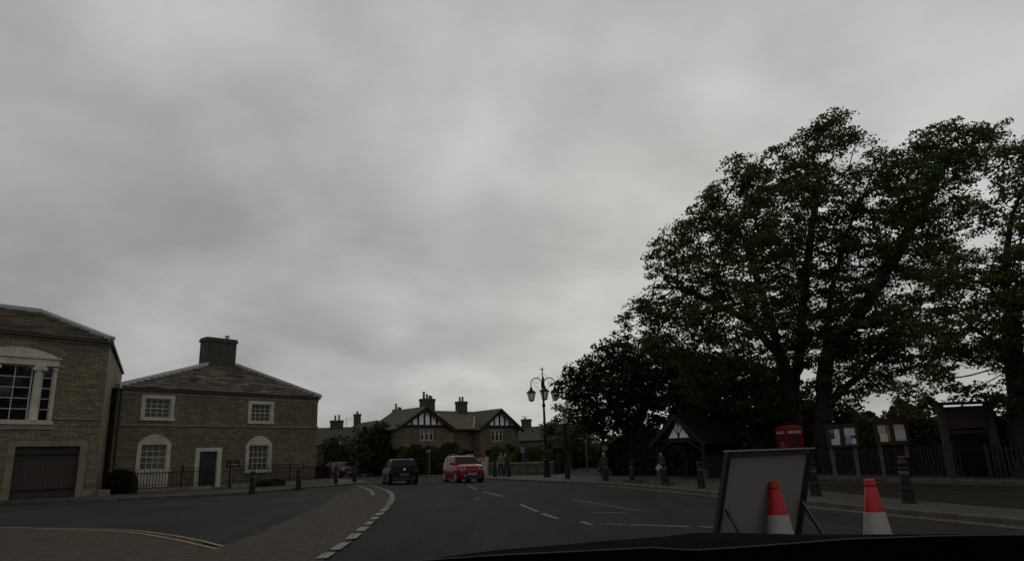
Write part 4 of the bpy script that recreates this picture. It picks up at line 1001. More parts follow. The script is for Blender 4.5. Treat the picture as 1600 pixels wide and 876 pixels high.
for ax in (R(180), 0, R(-90)):
    dx, dy = math.cos(ax), math.sin(ax); rr2 = 0.36; reach = 0.80; zc_ = 6.28
    P = [(dx*(0.07+0.02),dy*0.09,5.75),(dx*0.09,dy*0.09,6.05)]
    for k in range(13):
        t = math.pi-math.pi*k/12; r_ = 0.08+0.36+0.36*math.cos(t); P.append((dx*r_, dy*r_, 6.1+0.36*math.sin(t)))
    P.append((dx*0.8,dy*0.8,5.86))
    arm = MB().tube(P, 0.032, 8).build('arm', BLACKM, lp, smooth=True)
    S = [(dx*(0.42+(0.2-0.012*k)*math.cos(k*0.5)), dy*(0.42+(0.2-0.012*k)*math.cos(k*0.5)), 6.2+(0.2-0.012*k)*math.sin(k*0.5)) for k in range(16)]
    mb = MB().tube(S, 0.011, 5); mb.tube([(dx*0.08,dy*0.08,5.55),(dx*0.3,dy*0.3,5.72),(dx*0.58,dy*0.58,5.98),(dx*0.62,dy*0.62,6.2)],0.011,5); mb.tube([(0,0,6.85),(dx*0.12,dy*0.12,6.65),(dx*0.38,dy*0.38,6.46)],0.011,5)
    mb.build('scroll', BLACKM, arm)
    cx_, cy_ = dx*0.8, dy*0.8
    lan = MB().lathe([(0.03,5.9),(0.05,5.84),(0.10,5.80),(0.08,5.74),(0.13,5.66),(0.33,5.50),(0.34,5.47),(0.29,5.46),(0.28,5.47)], 6, (cx_,cy_,0)).build('lantern_hood', BLACKM, lp)
    MB().lathe([(0.27,5.46),(0.155,4.98)], 6, (cx_,cy_,0)).build('glazing', LGLASS, lan)
    mb = MB()
    for k in range(6):
        t = k*math.pi/3; mb.bar((cx_+0.285*math.cos(t),cy_+0.285*math.sin(t),5.47),(cx_+0.165*math.cos(t),cy_+0.165*math.sin(t),4.97),0.025,0.025)
    mb.lathe([(0.185,4.98),(0.185,4.94),(0.08,4.91),(0.02,4.87)],6,(cx_,cy_,0)); mb.build('lantern_frame', BLACKM, lan)

# ------------------------------------------------------------------ bollards
RED = mat('red_reflector',(0.10,0.01,0.01),0.4,0.15,5); WREF = mat('white_reflector',(0.5,0.5,0.48),0.4,0.1,5)
def bollard():
    o = empty('bollard', (0,0,0))
    MB().lathe([(0.165,-0.15),(0.165,0.02),(0.145,0.05),(0.13,0.26),(0.137,0.28),(0.137,0.31),(0.115,0.34),(0.095,0.72),(0.108,0.74),(0.108,0.77),(0.08,0.79)], 8).build('shaft', BLACKM, o)
    MB().lathe([(0.08,0.785),(0.105,0.82),(0.108,0.85),(0.085,0.90),(0.045,0.93),(0.0,0.94)], 10).build('cap', BLACKM, o, smooth=True)
    MB().lathe([(0.104,0.62),(0.101,0.69)], 8, cap=False).build('reflective_band', mat('dull_band',(0.05,0.05,0.05),0.6), o)
    return o
proto = bollard(); first = True
BL = [((8.65,16.2),1.0,'cast iron bollard nearest the camera, right of the rightmost traffic cone'),
      ((8.0,19.6),1.0,'cast iron bollard just right of the grey sign board'),
      ((6.5,25.8),1.0,'cast iron bollard with red reflector left of the grey sign board'),
      ((5.96,29.4),1.0,'cast iron bollard in front of the timber shelter'),
      ((5.35,34.0),1.0,'cast iron bollard with weeds at its foot, in front of the forked tree'),
      ((4.37,36.2),1.0,'cast iron bollard in front of the person with the bag'),
      ((-0.72,51.0),1.1,'slim dark bollard right of the two standing people'),
      ((-1.75,51.8),1.1,'slim dark bollard left of the two standing people'),
      ((-12.24,32.9),1.0,'cast iron bollard in front of the railings below the right ground floor window'),
      ((-11.2,36.4),1.0,'cast iron bollard at the right end of the railings'),
      ((-10.9,42.6),1.0,'nearest of the three bollards on the corner by the dark red car'),
      ((-10.4,45.3),1.0,'rightmost of the three bollards on the corner by the dark red car'),
      ((-13.4,49.5),1.0,'leftmost of the three bollards on the corner by the dark red car')]
for (x, y), sc, lb in BL:
    b = proto if first else copy_tree(proto); first = False
    b.location = (x, y, g(x)+0.1); b.scale = (sc, sc, sc); b.rotation_euler = (0, 0, rnd.uniform(0, 6)); tag(b, lb, 'bollard', 'cast iron bollards')
    if 'red reflector' in lb or 'nearest the camera' in lb:
        MB().lathe([(0.1105,0.742),(0.1105,0.768)], 8, cap=False).build('red_band', RED, b)

# ------------------------------------------------------------------ finger post and road signs
WOODD = mat('dark_timber',(0.014,0.012,0.01),0.8,0.25,6,0.3,30); STEELG = mat('grey_steel',(0.11,0.115,0.115),0.5,0.1,6,metal=0.3)
fp = empty('finger_post', (2.85,42.4,g(2.85)+0.1), 0, 'black finger post with ring top and two pairs of arms', 'sign post')
MB().lathe([(0.16,-0.1),(0.16,0.5),(0.11,0.6),(0.09,1.0),(0.075,3.1),(0.09,3.13),(0.04,3.2)], 10).build('post', BLACKM, fp, smooth=True)
mb = MB(); mb.tube([(0.16*math.cos(t*math.pi/10),0,3.36+0.16*math.sin(t*math.pi/10)) for t in range(21)],0.03,6); mb.build('ring', mat('pale_ring',(0.3,0.3,0.29),0.5), fp)
MB().lathe([(0.12,-0.008),(0.12,0.008)],16,(0,0,0)).build('ring_plate', mat('grey_plate',(0.22,0.22,0.22),0.6), fp).location = (0,0,3.36)
fp.children[-1].rotation_euler = (R(90),0,0)
for s, z, l_ in ((1,3.0,0.62),(-1,2.95,0.7),(1,2.8,0.55),(-1,2.74,0.6)):
    o = MB().prism([(s*0.08,z-0.055),(s*(l_),z-0.055),(s*(l_+0.1),z),(s*l_,z+0.055),(s*0.08,z+0.055)],-0.015,0.015,'y').build('arm', BLACKM, fp)
    MB().box(min(s*0.12,s*l_),max(s*0.12,s*l_),-0.019,-0.0155,z-0.012,z+0.012).build('lettering_strip', mat('arm_lettering',(0.12,0.12,0.11),0.6), o)
BLUE = mat('blue_sign',(0.03,0.06,0.19),0.4,0.08,5)
p = at(817,707,54.5); bs = empty('information_sign', (p.x,54.5,g(p.x)+0.1), 0, 'small square blue sign with white upright stroke on thin post', 'sign')
MB().tube([(0,0.03,-0.1),(0,0.03,2.15)],0.03,8).build('post', STEELG, bs)
o = MB().box(-0.2,0.2,-0.015,0.0,1.62,2.1).build('plate', BLUE, bs)
mb = MB(); mb.box(-0.035,0.035,-0.02,-0.0155,1.69,1.92); mb.box(-0.04,0.04,-0.02,-0.0155,1.96,2.03); mb.build('symbol', WHITEJ, o)
p = at(671,705,58.5); ns = empty('street_sign', (p.x,58.5,g(p.x)+0.1), R(10), 'thin grey sign post with narrow plate between the black and red cars', 'sign')
MB().tube([(0,0.03,-0.1),(0,0.03,2.15)],0.035,8).build('post', STEELG, ns); MB().box(-0.28,0.12,-0.015,0.0,1.92,2.1).build('plate', mat('grey_plate2',(0.14,0.14,0.13),0.6), ns)
p = at(945,702,41.5); ns = empty('small_sign', (p.x,41.5,g(p.x)+0.1), 0, 'small grey square plate on thin post behind the row of bollards', 'sign')
MB().tube([(0,0.03,-0.1),(0,0.03,1.85)],0.025,8).build('post', STEELG, ns); MB().box(-0.16,0.16,-0.015,0.0,1.55,1.8).build('plate', mat('grey_plate3',(0.09,0.09,0.085),0.6), ns)
p = at(916,700,58); ns = empty('grey_lamp_post', (p.x,58,g(p.x)+0.1), 0, 'thin grey post with short arm beside the clipped bush', 'post')
MB().tube([(0,0,-0.1),(0,0,2.5),(-0.1,0,2.66),(-0.4,0,2.7)],0.05,8).build('post', STEELG, ns); MB().box(-0.62,-0.38,-0.06,0.06,2.66,2.73).build('lamp_head', STEELG, ns)

# ------------------------------------------------------------------ timber shelter
sx = at(1060,690,36.5); sh = empty('timber_shelter', (sx.x,36.5,g(sx.x)+0.1), R(-40), 'dark timber shelter with white panelled gable and long tiled roof', 'shelter')
SHR = island_mat('dark_tiles',[(0.011,0.009,0.008),(0.015,0.012,0.010),(0.012,0.010,0.008)],1.0,spec=0.05)
WPAN = mat('white_panel',(0.72,0.72,0.70),0.7,0.05,4)
Lw, Dd, ev, ap = 2.5, 6.5, 1.95, 3.15      # gable end faces the road; roof runs back
MB().prism([(-Lw/2,ev-0.02),(Lw/2,ev-0.02),(0,ap-0.1)],0.12,0.2,'y').build('gable_wall', TIMB, sh)
def pan(P): MB().prism(P,0.06,0.118,'y').build('panel', WPAN, sh)
b0 = ev+0.08
pan([(-0.58,b0),(-0.06,b0),(-0.10,b0+0.22),(-0.26,b0+0.46)][::1]); pan([(0.06,b0),(0.58,b0),(0.26,b0+0.46),(0.10,b0+0.22)])
pan([(-0.03,b0+0.24),(-0.03,b0+0.82),(-0.23,b0+0.52)]); pan([(0.03,b0+0.24),(0.23,b0+0.52),(0.03,b0+0.82)])
for s in (-1,1):
    x1 = s*(Lw/2+0.3); z1 = ev-0.25
    e0_, e1_ = Vector((x1,-0.25,z1)), Vector((x1,Dd,z1)); r0_, r1_ = Vector((0,-0.25,ap)), Vector((0,Dd,ap))
    rf = MB().add([e0_,e1_,r1_,r0_,e0_+z_,e1_+z_,r1_+z_,r0_+z_],[(0,1,2,3),(4,7,6,5),(0,4,5,1),(3,2,6,7),(0,3,7,4),(1,5,6,2)]).build('roof', WOODD, sh)
    slates('tiles', SHR, rf, e0_+z_, e1_+z_, r1_+z_, r0_+z_, 0.16, 0.16, 0.24, 0.015)
    MB().bar((0,-0.28,ap-0.08),(x1,-0.28,z1-0.06),0.05,0.2).build('bargeboard', TIMB, sh)
    for y in (0.1,3.2,6.3): MB().box(s*Lw/2-0.08,s*Lw/2+0.08,y-0.08,y+0.08,-0.1,ev-0.02).build('post', TIMB, sh)
    MB().bar((s*Lw/2,0.1,1.35),(s*0.35,0.1,ev),0.1,0.1).build('brace', TIMB, sh)
MB().box(-Lw/2-0.08,Lw/2+0.08,0.02,0.18,ev-0.14,ev-0.02).build('tie_beam', TIMB, sh)
MB().box(-Lw/2,Lw/2,Dd-0.3,Dd-0.2,-0.1,ev).build('back_wall', WOODD, sh)
MB().box(Lw/2-0.05,Lw/2+0.0,0.2,Dd-0.3,-0.1,1.1).build('side_boarding', WOODD, sh)
for s in (-1,1): MB().box(s*Lw/2-0.14,s*Lw/2+0.14,-0.04,0.24,-0.12,0.42).build('stone_foot', mat('dark_stone',(0.05,0.045,0.035),0.9), sh)

# ------------------------------------------------------------------ telephone box
PHR = mat('telephone_red',(0.15,0.004,0.007),0.5,0.12,4,spec=0.2)
p = at(1236,700,35.0); ph = empty('telephone_box', (p.x,35.0,g(p.x)+0.14), R(33-22), 'red telephone box with domed top behind the grey sign board', 'telephone box')
ph.location.x += 0.0
hw = 0.45
mb = MB(); mb.box(-hw,hw,-hw,hw,-0.15,0.14); mb.build('plinth', PHR, ph)
mb = MB()
for sx_ in (-1,1):
    for sy in (-1,1): mb.box(min(sx_*hw,sx_*(hw-0.11)),max(sx_*hw,sx_*(hw-0.11)),min(sy*hw,sy*(hw-0.11)),max(sy*hw,sy*(hw-0.11)),0.14,2.0)
mb.build('corner_post', PHR, ph)
mb = MB(); mb.box(-hw-0.015,hw+0.015,-hw-0.015,hw+0.015,1.98,2.2); mb.build('fascia', PHR, ph)
mb = MB(); mb.box(-hw-0.04,hw+0.04,-hw-0.04,hw+0.04,2.2,2.25); 
dm = []
for k in range(7):
    t = k/6*math.pi/2; dm.append(((hw+0.03)*math.sqrt(2)*(0.35+0.65*math.cos(t)),2.25+0.19*math.sin(t)))
mb.lathe(dm,4,rot=R(45)); mb.build('domed_roof', PHR, ph)
def font(name, txt, size, mat_, parent, loc, rot):
    cu = bpy.data.curves.new(name,'FONT'); cu.body = txt; cu.size = size; cu.align_x = 'CENTER'; cu.align_y = 'CENTER'; cu.extrude = 0.002
    t = bpy.data.objects.new('tmp', cu); C.objects.link(t); dg = bpy.context.evaluated_depsgraph_get(); me = bpy.data.meshes.new_from_object(t.evaluated_get(dg))
    bpy.data.objects.remove(t); me.materials.clear(); me.materials.append(mat_); o = link(name, me, parent); o.location = loc; o.rotation_euler = rot; return o
OPAL = mat('opal_glass',(0.40,0.38,0.36),0.3,0.05,3)
for a in range(4):
    M = Matrix.Rotation(a*math.pi/2,4,'Z')
    side = empty('glazed_side',(0,0,0),a*math.pi/2); side.parent = ph
    MB().box(-0.34,0.34,-hw-0.022,-hw-0.0155,2.03,2.15).build('sign_panel', OPAL, side)
    font('lettering','TELEPHONE',0.105,mat('letter_black',(0.02,0.02,0.02),0.5),side,(0,-hw-0.026,2.09),(R(90),0,0))
    mb = MB(); mb.box(-0.34,-0.28,-hw+0.02,-hw+0.07,0.14,1.98); mb.box(0.28,0.34,-hw+0.02,-hw+0.07,0.14,1.98); mb.box(-0.28,0.28,-hw+0.02,-hw+0.07,0.14,0.40); mb.box(-0.28,0.28,-hw+0.02,-hw+0.07,1.90,1.98)
    for x in (-0.17,0.17): mb.box(x-0.015,x+0.015,-hw+0.03,-hw+0.06,0.40,1.90)
    for k in range(1,8): z = 0.40+1.5*k/8; mb.box(-0.28,0.28,-hw+0.028,-hw+0.062,z-0.014,z+0.014)
    mb.build('glazing_bars', PHR, side)
    MB().box(-0.28,0.28,-hw+0.043,-hw+0.047,0.4,1.9).build('glass', mat('box_glass',(0.03,0.034,0.032),0.08,0.2,3,spec=0.6), side)

# ------------------------------------------------------------------ notice boards
MAROON = mat('maroon_paint',(0.03,0.007,0.008),0.55,0.2,5); POSTW = mat('weathered_post',(0.075,0.072,0.062),0.9,0.25,5,0.3,20)
PAP = mat('white_paper',(0.46,0.47,0.46),0.8,0.04,4); PAPY = mat('cream_paper',(0.55,0.5,0.33),0.8,0.06,4); PAPG = mat('grey_paper',(0.34,0.34,0.32),0.8,0.06,4)
PAPB = mat('blue_print',(0.16,0.27,0.38),0.8,0.3,9); PAPR = mat('red_print',(0.25,0.11,0.08),0.8,0.3,9); PAPK = mat('dark_print',(0.05,0.05,0.055),0.8,0.3,9)
def notice(px, py, Y, rz, label, posters, wdt=1.24, hgt=0.86):
    c = at(px, py, Y); o = empty('notice_board', (c.x, Y, g(c.x)+0.2), rz, label, 'notice board', 'notice boards'); zc_ = c.z-o.location.z
    MB().box(-wdt/2,wdt/2,0.0,0.07,zc_-hgt/2,zc_+hgt/2).build('case', MAROON, o)
    mb = MB(); f_ = 0.09
    mb.box(-wdt/2,wdt/2,-0.05,-0.002,zc_+hgt/2-f_,zc_+hgt/2); mb.box(-wdt/2,wdt/2,-0.05,-0.002,zc_-hgt/2,zc_-hgt/2+f_)
    for x in (-wdt/2,-f_/2,wdt/2-f_): mb.box(x,x+f_,-0.048,-0.002,zc_-hgt/2+f_,zc_+hgt/2-f_)
    mb.build('frame', MAROON, o)
    MB().bar((-wdt/2-0.06,0.02,zc_+hgt/2+0.03),(wdt/2+0.06,0.02,zc_+hgt/2+0.03),0.2,0.05).build('hood', MAROON, o)
    for x in (-wdt/2+0.16,wdt/2-0.16): MB().box(x-0.06,x+0.06,0.072,0.19,-0.2,zc_+hgt/2-0.02).build('post', POSTW, o)
    for x0,x1,z0,z1,m_ in posters: MB().box(x0,x1,-0.012,-0.003,zc_+z0,zc_+z1).build('poster', m_, o)
    return o
notice(1316,681,29.6,R(-6),'left notice board with white and blue posters on two posts',
  [(-0.46,-0.12,-0.34,-0.10,PAP),(-0.3,-0.10,-0.10,0.30,PAP),(-0.5,-0.31,-0.05,0.12,PAPK),(-0.48,-0.31,0.13,0.28,PAPR),(0.1,0.52,0.02,0.33,PAP),(0.1,0.34,-0.33,0.01,PAPB),(0.35,0.52,-0.33,-0.1,PAP),(0.36,0.5,-0.09,0.01,PAPK)])
notice(1393,676,29.0,R(-10),'right notice board with cream and grey papers on two posts',
  [(-0.5,-0.2,0.02,0.33,PAPG),(-0.46,-0.17,-0.33,0.01,PAPY),(-0.16,-0.06,-0.3,0.33,PAPR),(0.1,0.5,0.16,0.33,PAPG),(0.12,0.52,-0.26,0.15,PAP),(0.12,0.52,-0.32,-0.27,PAPG)],1.3,0.92)
p = at(1411,707,27.9); mb = empty('litter_bin',(p.x,27.9,g(p.x)+0.2),0,'dark waste bin with red lid below the right notice board','bin')
MB().lathe([(0.2,-0.1),(0.22,0.6),(0.24,0.75)],12).build('body', BLACKM, mb, smooth=True); MB().lathe([(0.25,0.75),(0.24,0.80),(0.12,0.83)],12).build('lid', mat('red_lid',(0.09,0.008,0.008),0.6), mb, smooth=True)

# big dark red board on two stout posts
p = at(1508,650,26.2); db = empty('display_board',(p.x,26.2,g(p.x)+0.2),R(-12),'large dark red board between two stout stone posts at the right','board'); zt = p.z-db.location.z
for x in (-0.80,0.80): MB().box(x-0.11,x+0.11,-0.11,0.11,-0.2,zt+0.45).build('post', mat('board_post',(0.03,0.028,0.024),0.9,0.25,4,0.4,15), db)
for k in range(6): MB().box(-0.689,0.689,-0.03,0.03,zt-0.42+k*0.132,zt-0.42+k*0.132+0.1305).build('board', mat('dark_red_board',(0.028,0.011,0.01),0.7,0.25,5), db)
MB().bar((-0.95,0,zt+0.50),(0.95,0,zt+0.47),0.4,0.09).build('cap', WOODD, db)
MB().box(-0.689,0.689,-0.04,0.04,zt-0.62,zt-0.5).build('lower_rail', WOODD, db)

# railings along the back pavement
def railing(pts, label):
    A = Vector((*pts[0],0)); Bv = Vector((*pts[1],0)); L_ = (Bv-A).length
    o = empty('park_railings',(A.x,A.y,g(A.x)+0.2),math.atan2(Bv.y-A.y,Bv.x-A.x),label,'railings','grey picket railings'); tilt = (g(Bv.x)-g(A.x))/L_
    GP = mat('grey_railing',(0.009,0.0095,0.0085),0.7,0.2,6); pm = None
    for z in (0.3,1.0):
        MB().bar((0,0,z),(L_,0,z+tilt*L_),0.04,0.05).build('rail', GP, o)
    for k in range(int(L_/0.16)):
        if pm is None: q = MB().prism([(-0.035,0.05),(0.035,0.05),(0.035,1.08),(0,1.16),(-0.035,1.08)],-0.045,-0.022,'y').build('picket', GP, o); pm = q.data
        else: q = link('picket', pm, o)
        q.location = (0.08+k*0.16,0,tilt*k*0.16)
    for k in range(int(L_/2)+1): MB().box(k*2-0.05,k*2+0.05,-0.01,0.1,-0.2,1.2).build('post', GP, o).location = (0,0,tilt*k*2)
railing([(17.1,26.2),(22.6,16.6)],'grey picket railings under the dark red board at the right edge')
railing([(14.2,33.6),(16.9,27.2)],'grey picket railings below the notice boards')

# ------------------------------------------------------------------ sign board seen from behind
ZB = g(2.1)
wv = Vector((0.893,0.6,0)).normalized(); bk = Vector((0.558,-0.83,0)).normalized(); LW = 1.076
sb = empty('road_sign', (1.646,5.6,ZB), 0, 'back of a grey temporary road sign on a black folding frame beside the cones', 'road sign')
FRM = mat('frame_black',(0.014,0.014,0.014),0.5,0.2,8); ALU = mat('sign_back',(0.19,0.193,0.187),0.5,0.12,2.2,0.05,30,metal=0.0,stain=(0.165,0.16,0.155),stain_amt=0.7)
HT = 1.232-ZB; LEAN = 0.33
def sp(u, z, off=0): return wv*u + bk*(-(HT-z)*LEAN+off) + Vector((0,0,z))
fr_t = 0.035
for u in (0.0, LW): MB().bar(sp(u,0.0), sp(u,HT), fr_t*1.35, fr_t, upv=tuple(bk)).build('frame_leg', FRM, sb)
MB().bar(sp(0.03,HT-0.018), sp(LW-0.03,HT-0.018), 0.036, 0.036, upv=tuple(bk)).build('top_bar', FRM, sb)
MB().bar(sp(-0.025,HT+0.006), sp(LW+0.025,HT+0.006), 0.05, 0.012, upv=(0,0,1)).build('top_edge', ALU, sb)
MB().bar(sp(0.03,0.30), sp(LW-0.03,0.30), 0.03, 0.03, upv=tuple(bk)).build('bottom_bar', FRM, sb)
q = [sp(0.03,0.32,-0.012), sp(LW-0.03,0.32,-0.012), sp(LW-0.03,HT-0.04,-0.012), sp(0.03,HT-0.04,-0.012)]
MB().add(q+[v-bk*0.006 for v in q],[(0,1,2,3),(7,6,5,4),(0,4,5,1),(1,5,6,2),(2,6,7,3),(3,7,4,0)]).build('panel', ALU, sb)
for u in (0.05, LW-0.05):
    a = sp(u,0.82,0.025); b = Vector((a.x,a.y,0.0))+bk*0.5; MB().bar(a,b,0.03,0.022).build('stay', FRM, sb)

# ------------------------------------------------------------------ traffic cones
CR = mat('cone_red',(0.33,0.007,0.007),0.6,0.12,6,0.05,40); CW = mat('cone_sleeve',(0.26,0.252,0.232),0.6,0.06,9,0.08,60,stain=(0.16,0.15,0.13),stain_amt=0.8)
def cone():
    o = empty('traffic_cone',(0,0,0))
    mb = MB(); P = [(-.25,-.25),(.25,-.25),(.25,.25),(-.25,.25)]
    mb.prism([(-.26,-.2),(-.2,-.26),(.2,-.26),(.26,-.2),(.26,.2),(.2,.26),(-.2,.26),(-.26,.2)],0,0.05); mb.build('base', mat('cone_base',(0.12,0.012,0.01),0.7), o)
    def r_(z): return 0.19-(0.19-0.036)*(z-0.05)/0.95
    MB().lathe([(r_(z),z) for z in (0.05,0.3,0.485)]+[(r_(0.49),0.492)],28).build('lower_body', CR, o, smooth=True)
    MB().lathe([(r_(0.485)+0.004,0.485),(r_(0.62)+0.004,0.62),(r_(0.745)+0.004,0.745),(r_(0.745)-0.002,0.748)],28).build('sleeve', CW, o, smooth=True)
    MB().lathe([(r_(0.74),0.74),(r_(0.93),0.93),(r_(0.935)-0.006,0.937),(r_(0.96)-0.006,0.955),(r_(0.955)+0.006,0.962),(r_(1.0)+0.004,1.0),(r_(1.0)-0.012,1.008),(0.018,0.98)],28).build('top_body', CR, o, smooth=True)
    return o
c1_ = cone(); c1_.location = (2.123,6.0,g(2.1)); tag(c1_,'red and white traffic cone in front of the grey sign board','traffic cone','traffic cones'); c1_.rotation_euler = (R(0.5),R(-1),0.3)
c2_ = copy_tree(c1_); c2_.location = (2.906,6.0,g(2.9)); tag(c2_,'red and white traffic cone right of the grey sign board','traffic cone'); c2_.rotation_euler = (0,R(1),1.0)

# ------------------------------------------------------------------ cars
TYRE = mat('tyre',(0.012,0.012,0.012),0.85,0.2,10); RIM = mat('alloy_rim',(0.25,0.25,0.26),0.35,0.1,5,metal=0.8); CGL = mat('car_glass',(0.010,0.013,0.012),0.1,0.2,2,spec=0.2); TRIM = mat('black_trim',(0.012,0.012,0.013),0.55,0.15,8)
LAMPG = mat('lamp_glass',(0.55,0.56,0.56),0.12,0.05,4,spec=0.6); TAILR = mat('tail_red',(0.06,0.003,0.004),0.3,0.1,4,spec=0.2); CHR = mat('chrome',(0.5,0.5,0.5),0.2,0.05,4,metal=1)
def car(label, loc, az, S, paint, tail=True, detail=True):
    """local +y is forwards. S holds the main dimensions"""
    o = empty('car', (loc[0],loc[1],g(loc[0])), -az, label, 'car', 'cars on the road'); o.rotation_euler = (0, math.atan(K)*math.cos(az)*1.0, -az)
    L_, Wd, Hh, belt, hood, gr = S['L'],S['W'],S['H'],S['belt'],S['hood'],0.17
    hl = L_/2; w2 = Wd/2; rb, rtp, ftp, fb = S['gh']
    st = []  # stations: y, width factor, bottom z, shoulder z, top z
    for y, wf, zb, zt in ((-hl,.80,.42,belt-.16),(-hl+.05,.90,.30,belt-.05),(-hl+.2,.97,.22,belt-.005),(rb+.35,1,.19,belt),(0,1,gr,belt-.01),(fb-.1,1,.19,belt-.02),(fb+.12,.995,.19,hood+.03),(hl-.55,.985,.2,hood),(hl-.25,.95,.22,hood-.05),(hl-.1,.90,.25,hood-.12),(hl-.02,.82,.30,hood-.24),(hl,.72,.40,hood-.34)):
        st.append((y,wf*w2,zb,zt))
    mb = MB(); n = 0
    for (y,ww,zb,zt) in st:
        zm = zb+(zt-zb)*.55
        half = [(ww*.86,zb),(ww*.965,zb+(zt-zb)*.18),(ww,zm),(ww*.985,zb+(zt-zb)*.82),(ww*.93,zt-0.015),(ww*.80,zt+.012),(ww*.4,zt+.035)]
        ring = [(x,y,z) for x,z in half]+[(-x,y,z) for x,z in half[::-1]]; n = len(ring); mb.v += ring
    for i in range(len(st)-1):
        for k in range(n):
            k2 = (k+1)%n; mb.f.append([i*n+k,i*n+k2,(i+1)*n+k2,(i+1)*n+k]); mb.m.append(0)
    mb.f.append(list(range(n))); mb.m.append(0); mb.f.append([(len(st)-1)*n+k for k in range(n)]); mb.m.append(0)
    body = mb.build('body', paint, o, smooth=True)
    # cabin
    wb, wr = w2*.93, w2*.93-S.get('tumble',.16); zt = Hh
    def rowp(z, yr, yf, ww): return [(-ww,yr,z),(-ww*.55,yr-.05,z),(ww*.55,yr-.05,z),(ww,yr,z),(ww,(yr+yf)/2,z),(ww,yf,z),(ww*.55,yf+.06,z),(-ww*.55,yf+.06,z),(-ww,yf,z),(-ww,(yr+yf)/2,z)]
    rows = [rowp(belt-.03,rb,fb,wb),rowp(belt+(zt-belt)*.78,rb+(rtp-rb)*.74,fb+(ftp-fb)*.78,wb+(wr-wb)*.72),rowp(zt-.035,rtp,ftp,wr),rowp(zt,rtp+.14,ftp-.16,wr*.86)]
    mb = MB(); m_ = 10
    for r_ in rows: mb.v += r_
    for i in range(3):
        for k in range(m_): k2=(k+1)%m_; mb.f.append([i*m_+k,i*m_+k2,(i+1)*m_+k2,(i+1)*m_+k]); mb.m.append(0)
    mb.f.append([3*m_+k for k in range(m_)]); mb.m.append(0)
    mb.build('cabin', paint, o, smooth=True)
    A, Bq = rows[0], rows[1]
    def lerp3(a,b,t): return Vector(a).lerp(Vector(b),t)
    def glass(name, c00, c10, c11, c01, parent=o, mm=CGL, off=0.012):
        q = [Vector(c) for c in (c00,c10,c11,c01)]; nr = (q[1]-q[0]).cross(q[3]-q[0]).normalized(); ctr = sum(q,Vector())/4
        if nr.dot(ctr-Vector((0,(rb+fb)/2,belt)))<0: nr = -nr
        return MB().add([v+nr*off for v in q]+[v-nr*.02 for v in q],[(0,1,2,3),(7,6,5,4),(0,4,5,1),(1,5,6,2),(2,6,7,3),(3,7,4,0)]).build(name, mm, parent)
    lo, hi = 0.16, 0.98
    def fpt(k,t): return lerp3(A[k],Bq[k],t)
    glass('windscreen', lerp3(fpt(5,lo),fpt(6,lo),.18), lerp3(fpt(8,lo),fpt(7,lo),.18), lerp3(fpt(8,hi),fpt(7,hi),.22), lerp3(fpt(5,hi),fpt(6,hi),.22), off=0.05)
    glass('rear_window', lerp3(fpt(0,lo+.05),fpt(1,lo+.05),.25), lerp3(fpt(3,lo+.05),fpt(2,lo+.05),.25), lerp3(fpt(3,hi),fpt(2,hi),.25), lerp3(fpt(0,hi),fpt(1,hi),.25), off=0.05)
    for a,b in ((0,8),(3,5)):
        for t0,t1 in ((.06,.30),(.33,.60),(.63,.92)) if S.get('doors',5)==5 else ((.08,.44),(.48,.92)):
            glass('side_window', lerp3(fpt(a,lo),fpt(b,lo),t0),lerp3(fpt(a,lo),fpt(b,lo),t1),lerp3(fpt(a,hi),fpt(b,hi),t1*.97+.01),lerp3(fpt(a,hi),fpt(b,hi),t0+.02))
    wr_ = S.get('wr',.31); fx = hl-S.get('fo',.78); rx = -hl+S.get('ro',.72)
    for yy in (rx,fx):
        for s in (-1,1):
            xo = s*(w2*.985)
            MB().tube([(xo-s*.25,yy,wr_+.02),(xo+s*.012,yy,wr_+.02)],wr_+.06,20).build('wheel_arch', TRIM, o)
            wh = empty('wheel',(0,0,0)); wh.parent = o
            P = [(xo-s*.19,wr_-.05),(xo-s*.18,wr_),(xo+s*.0,wr_),(xo+s*.018,wr_-.02)]
            MB().tube([(x_,yy,wr_) for x_,_ in P],[r_ for _,r_ in P],20).build('tyre', TYRE, wh, smooth=True)
            MB().tube([(xo-s*.05,yy,wr_),(xo+s*.024,yy,wr_)],wr_*.62,14).build('rim', RIM, wh)
    mb = MB()
    for s in (-1,1): mb.box(min(s*w2*.9,s*w2*1.0),max(s*w2*.9,s*w2*1.0),rx+.36,fx-.36,.17,.27)
    mb.build('sill', TRIM, o)
    for s in (-1,1):
        q = MB().box(min(s*(w2*.93),s*(w2+.13)),max(s*(w2*.93),s*(w2+.13)),fb-.35,fb-.2,belt+.02,belt+.17).build('mirror', S.get('mirror',paint), o)
        for yy in ((.35,-.55) if S.get('doors',5)==5 else (0.0,)): MB().box(min(s*w2*.97,s*w2*1.015),max(s*w2*.97,s*w2*1.015),yy-.09,yy+.09,belt-.16,belt-.12).build('door_handle', TRIM if not detail else paint, o)
    MB().box(-w2*.78,w2*.78,-hl-.02,-hl+.3,.24,.40).build('rear_bumper', S.get('bump',TRIM), o)
    MB().box(-w2*.62,w2*.62,hl-.3,hl+.012,.20,.36).build('front_bumper', TRIM, o)
    return o, st
def lens(o, name, pts, y0, y1, m_, parent=None): return MB().prism(pts,y0,y1,'y').build(name,m_,parent or o)
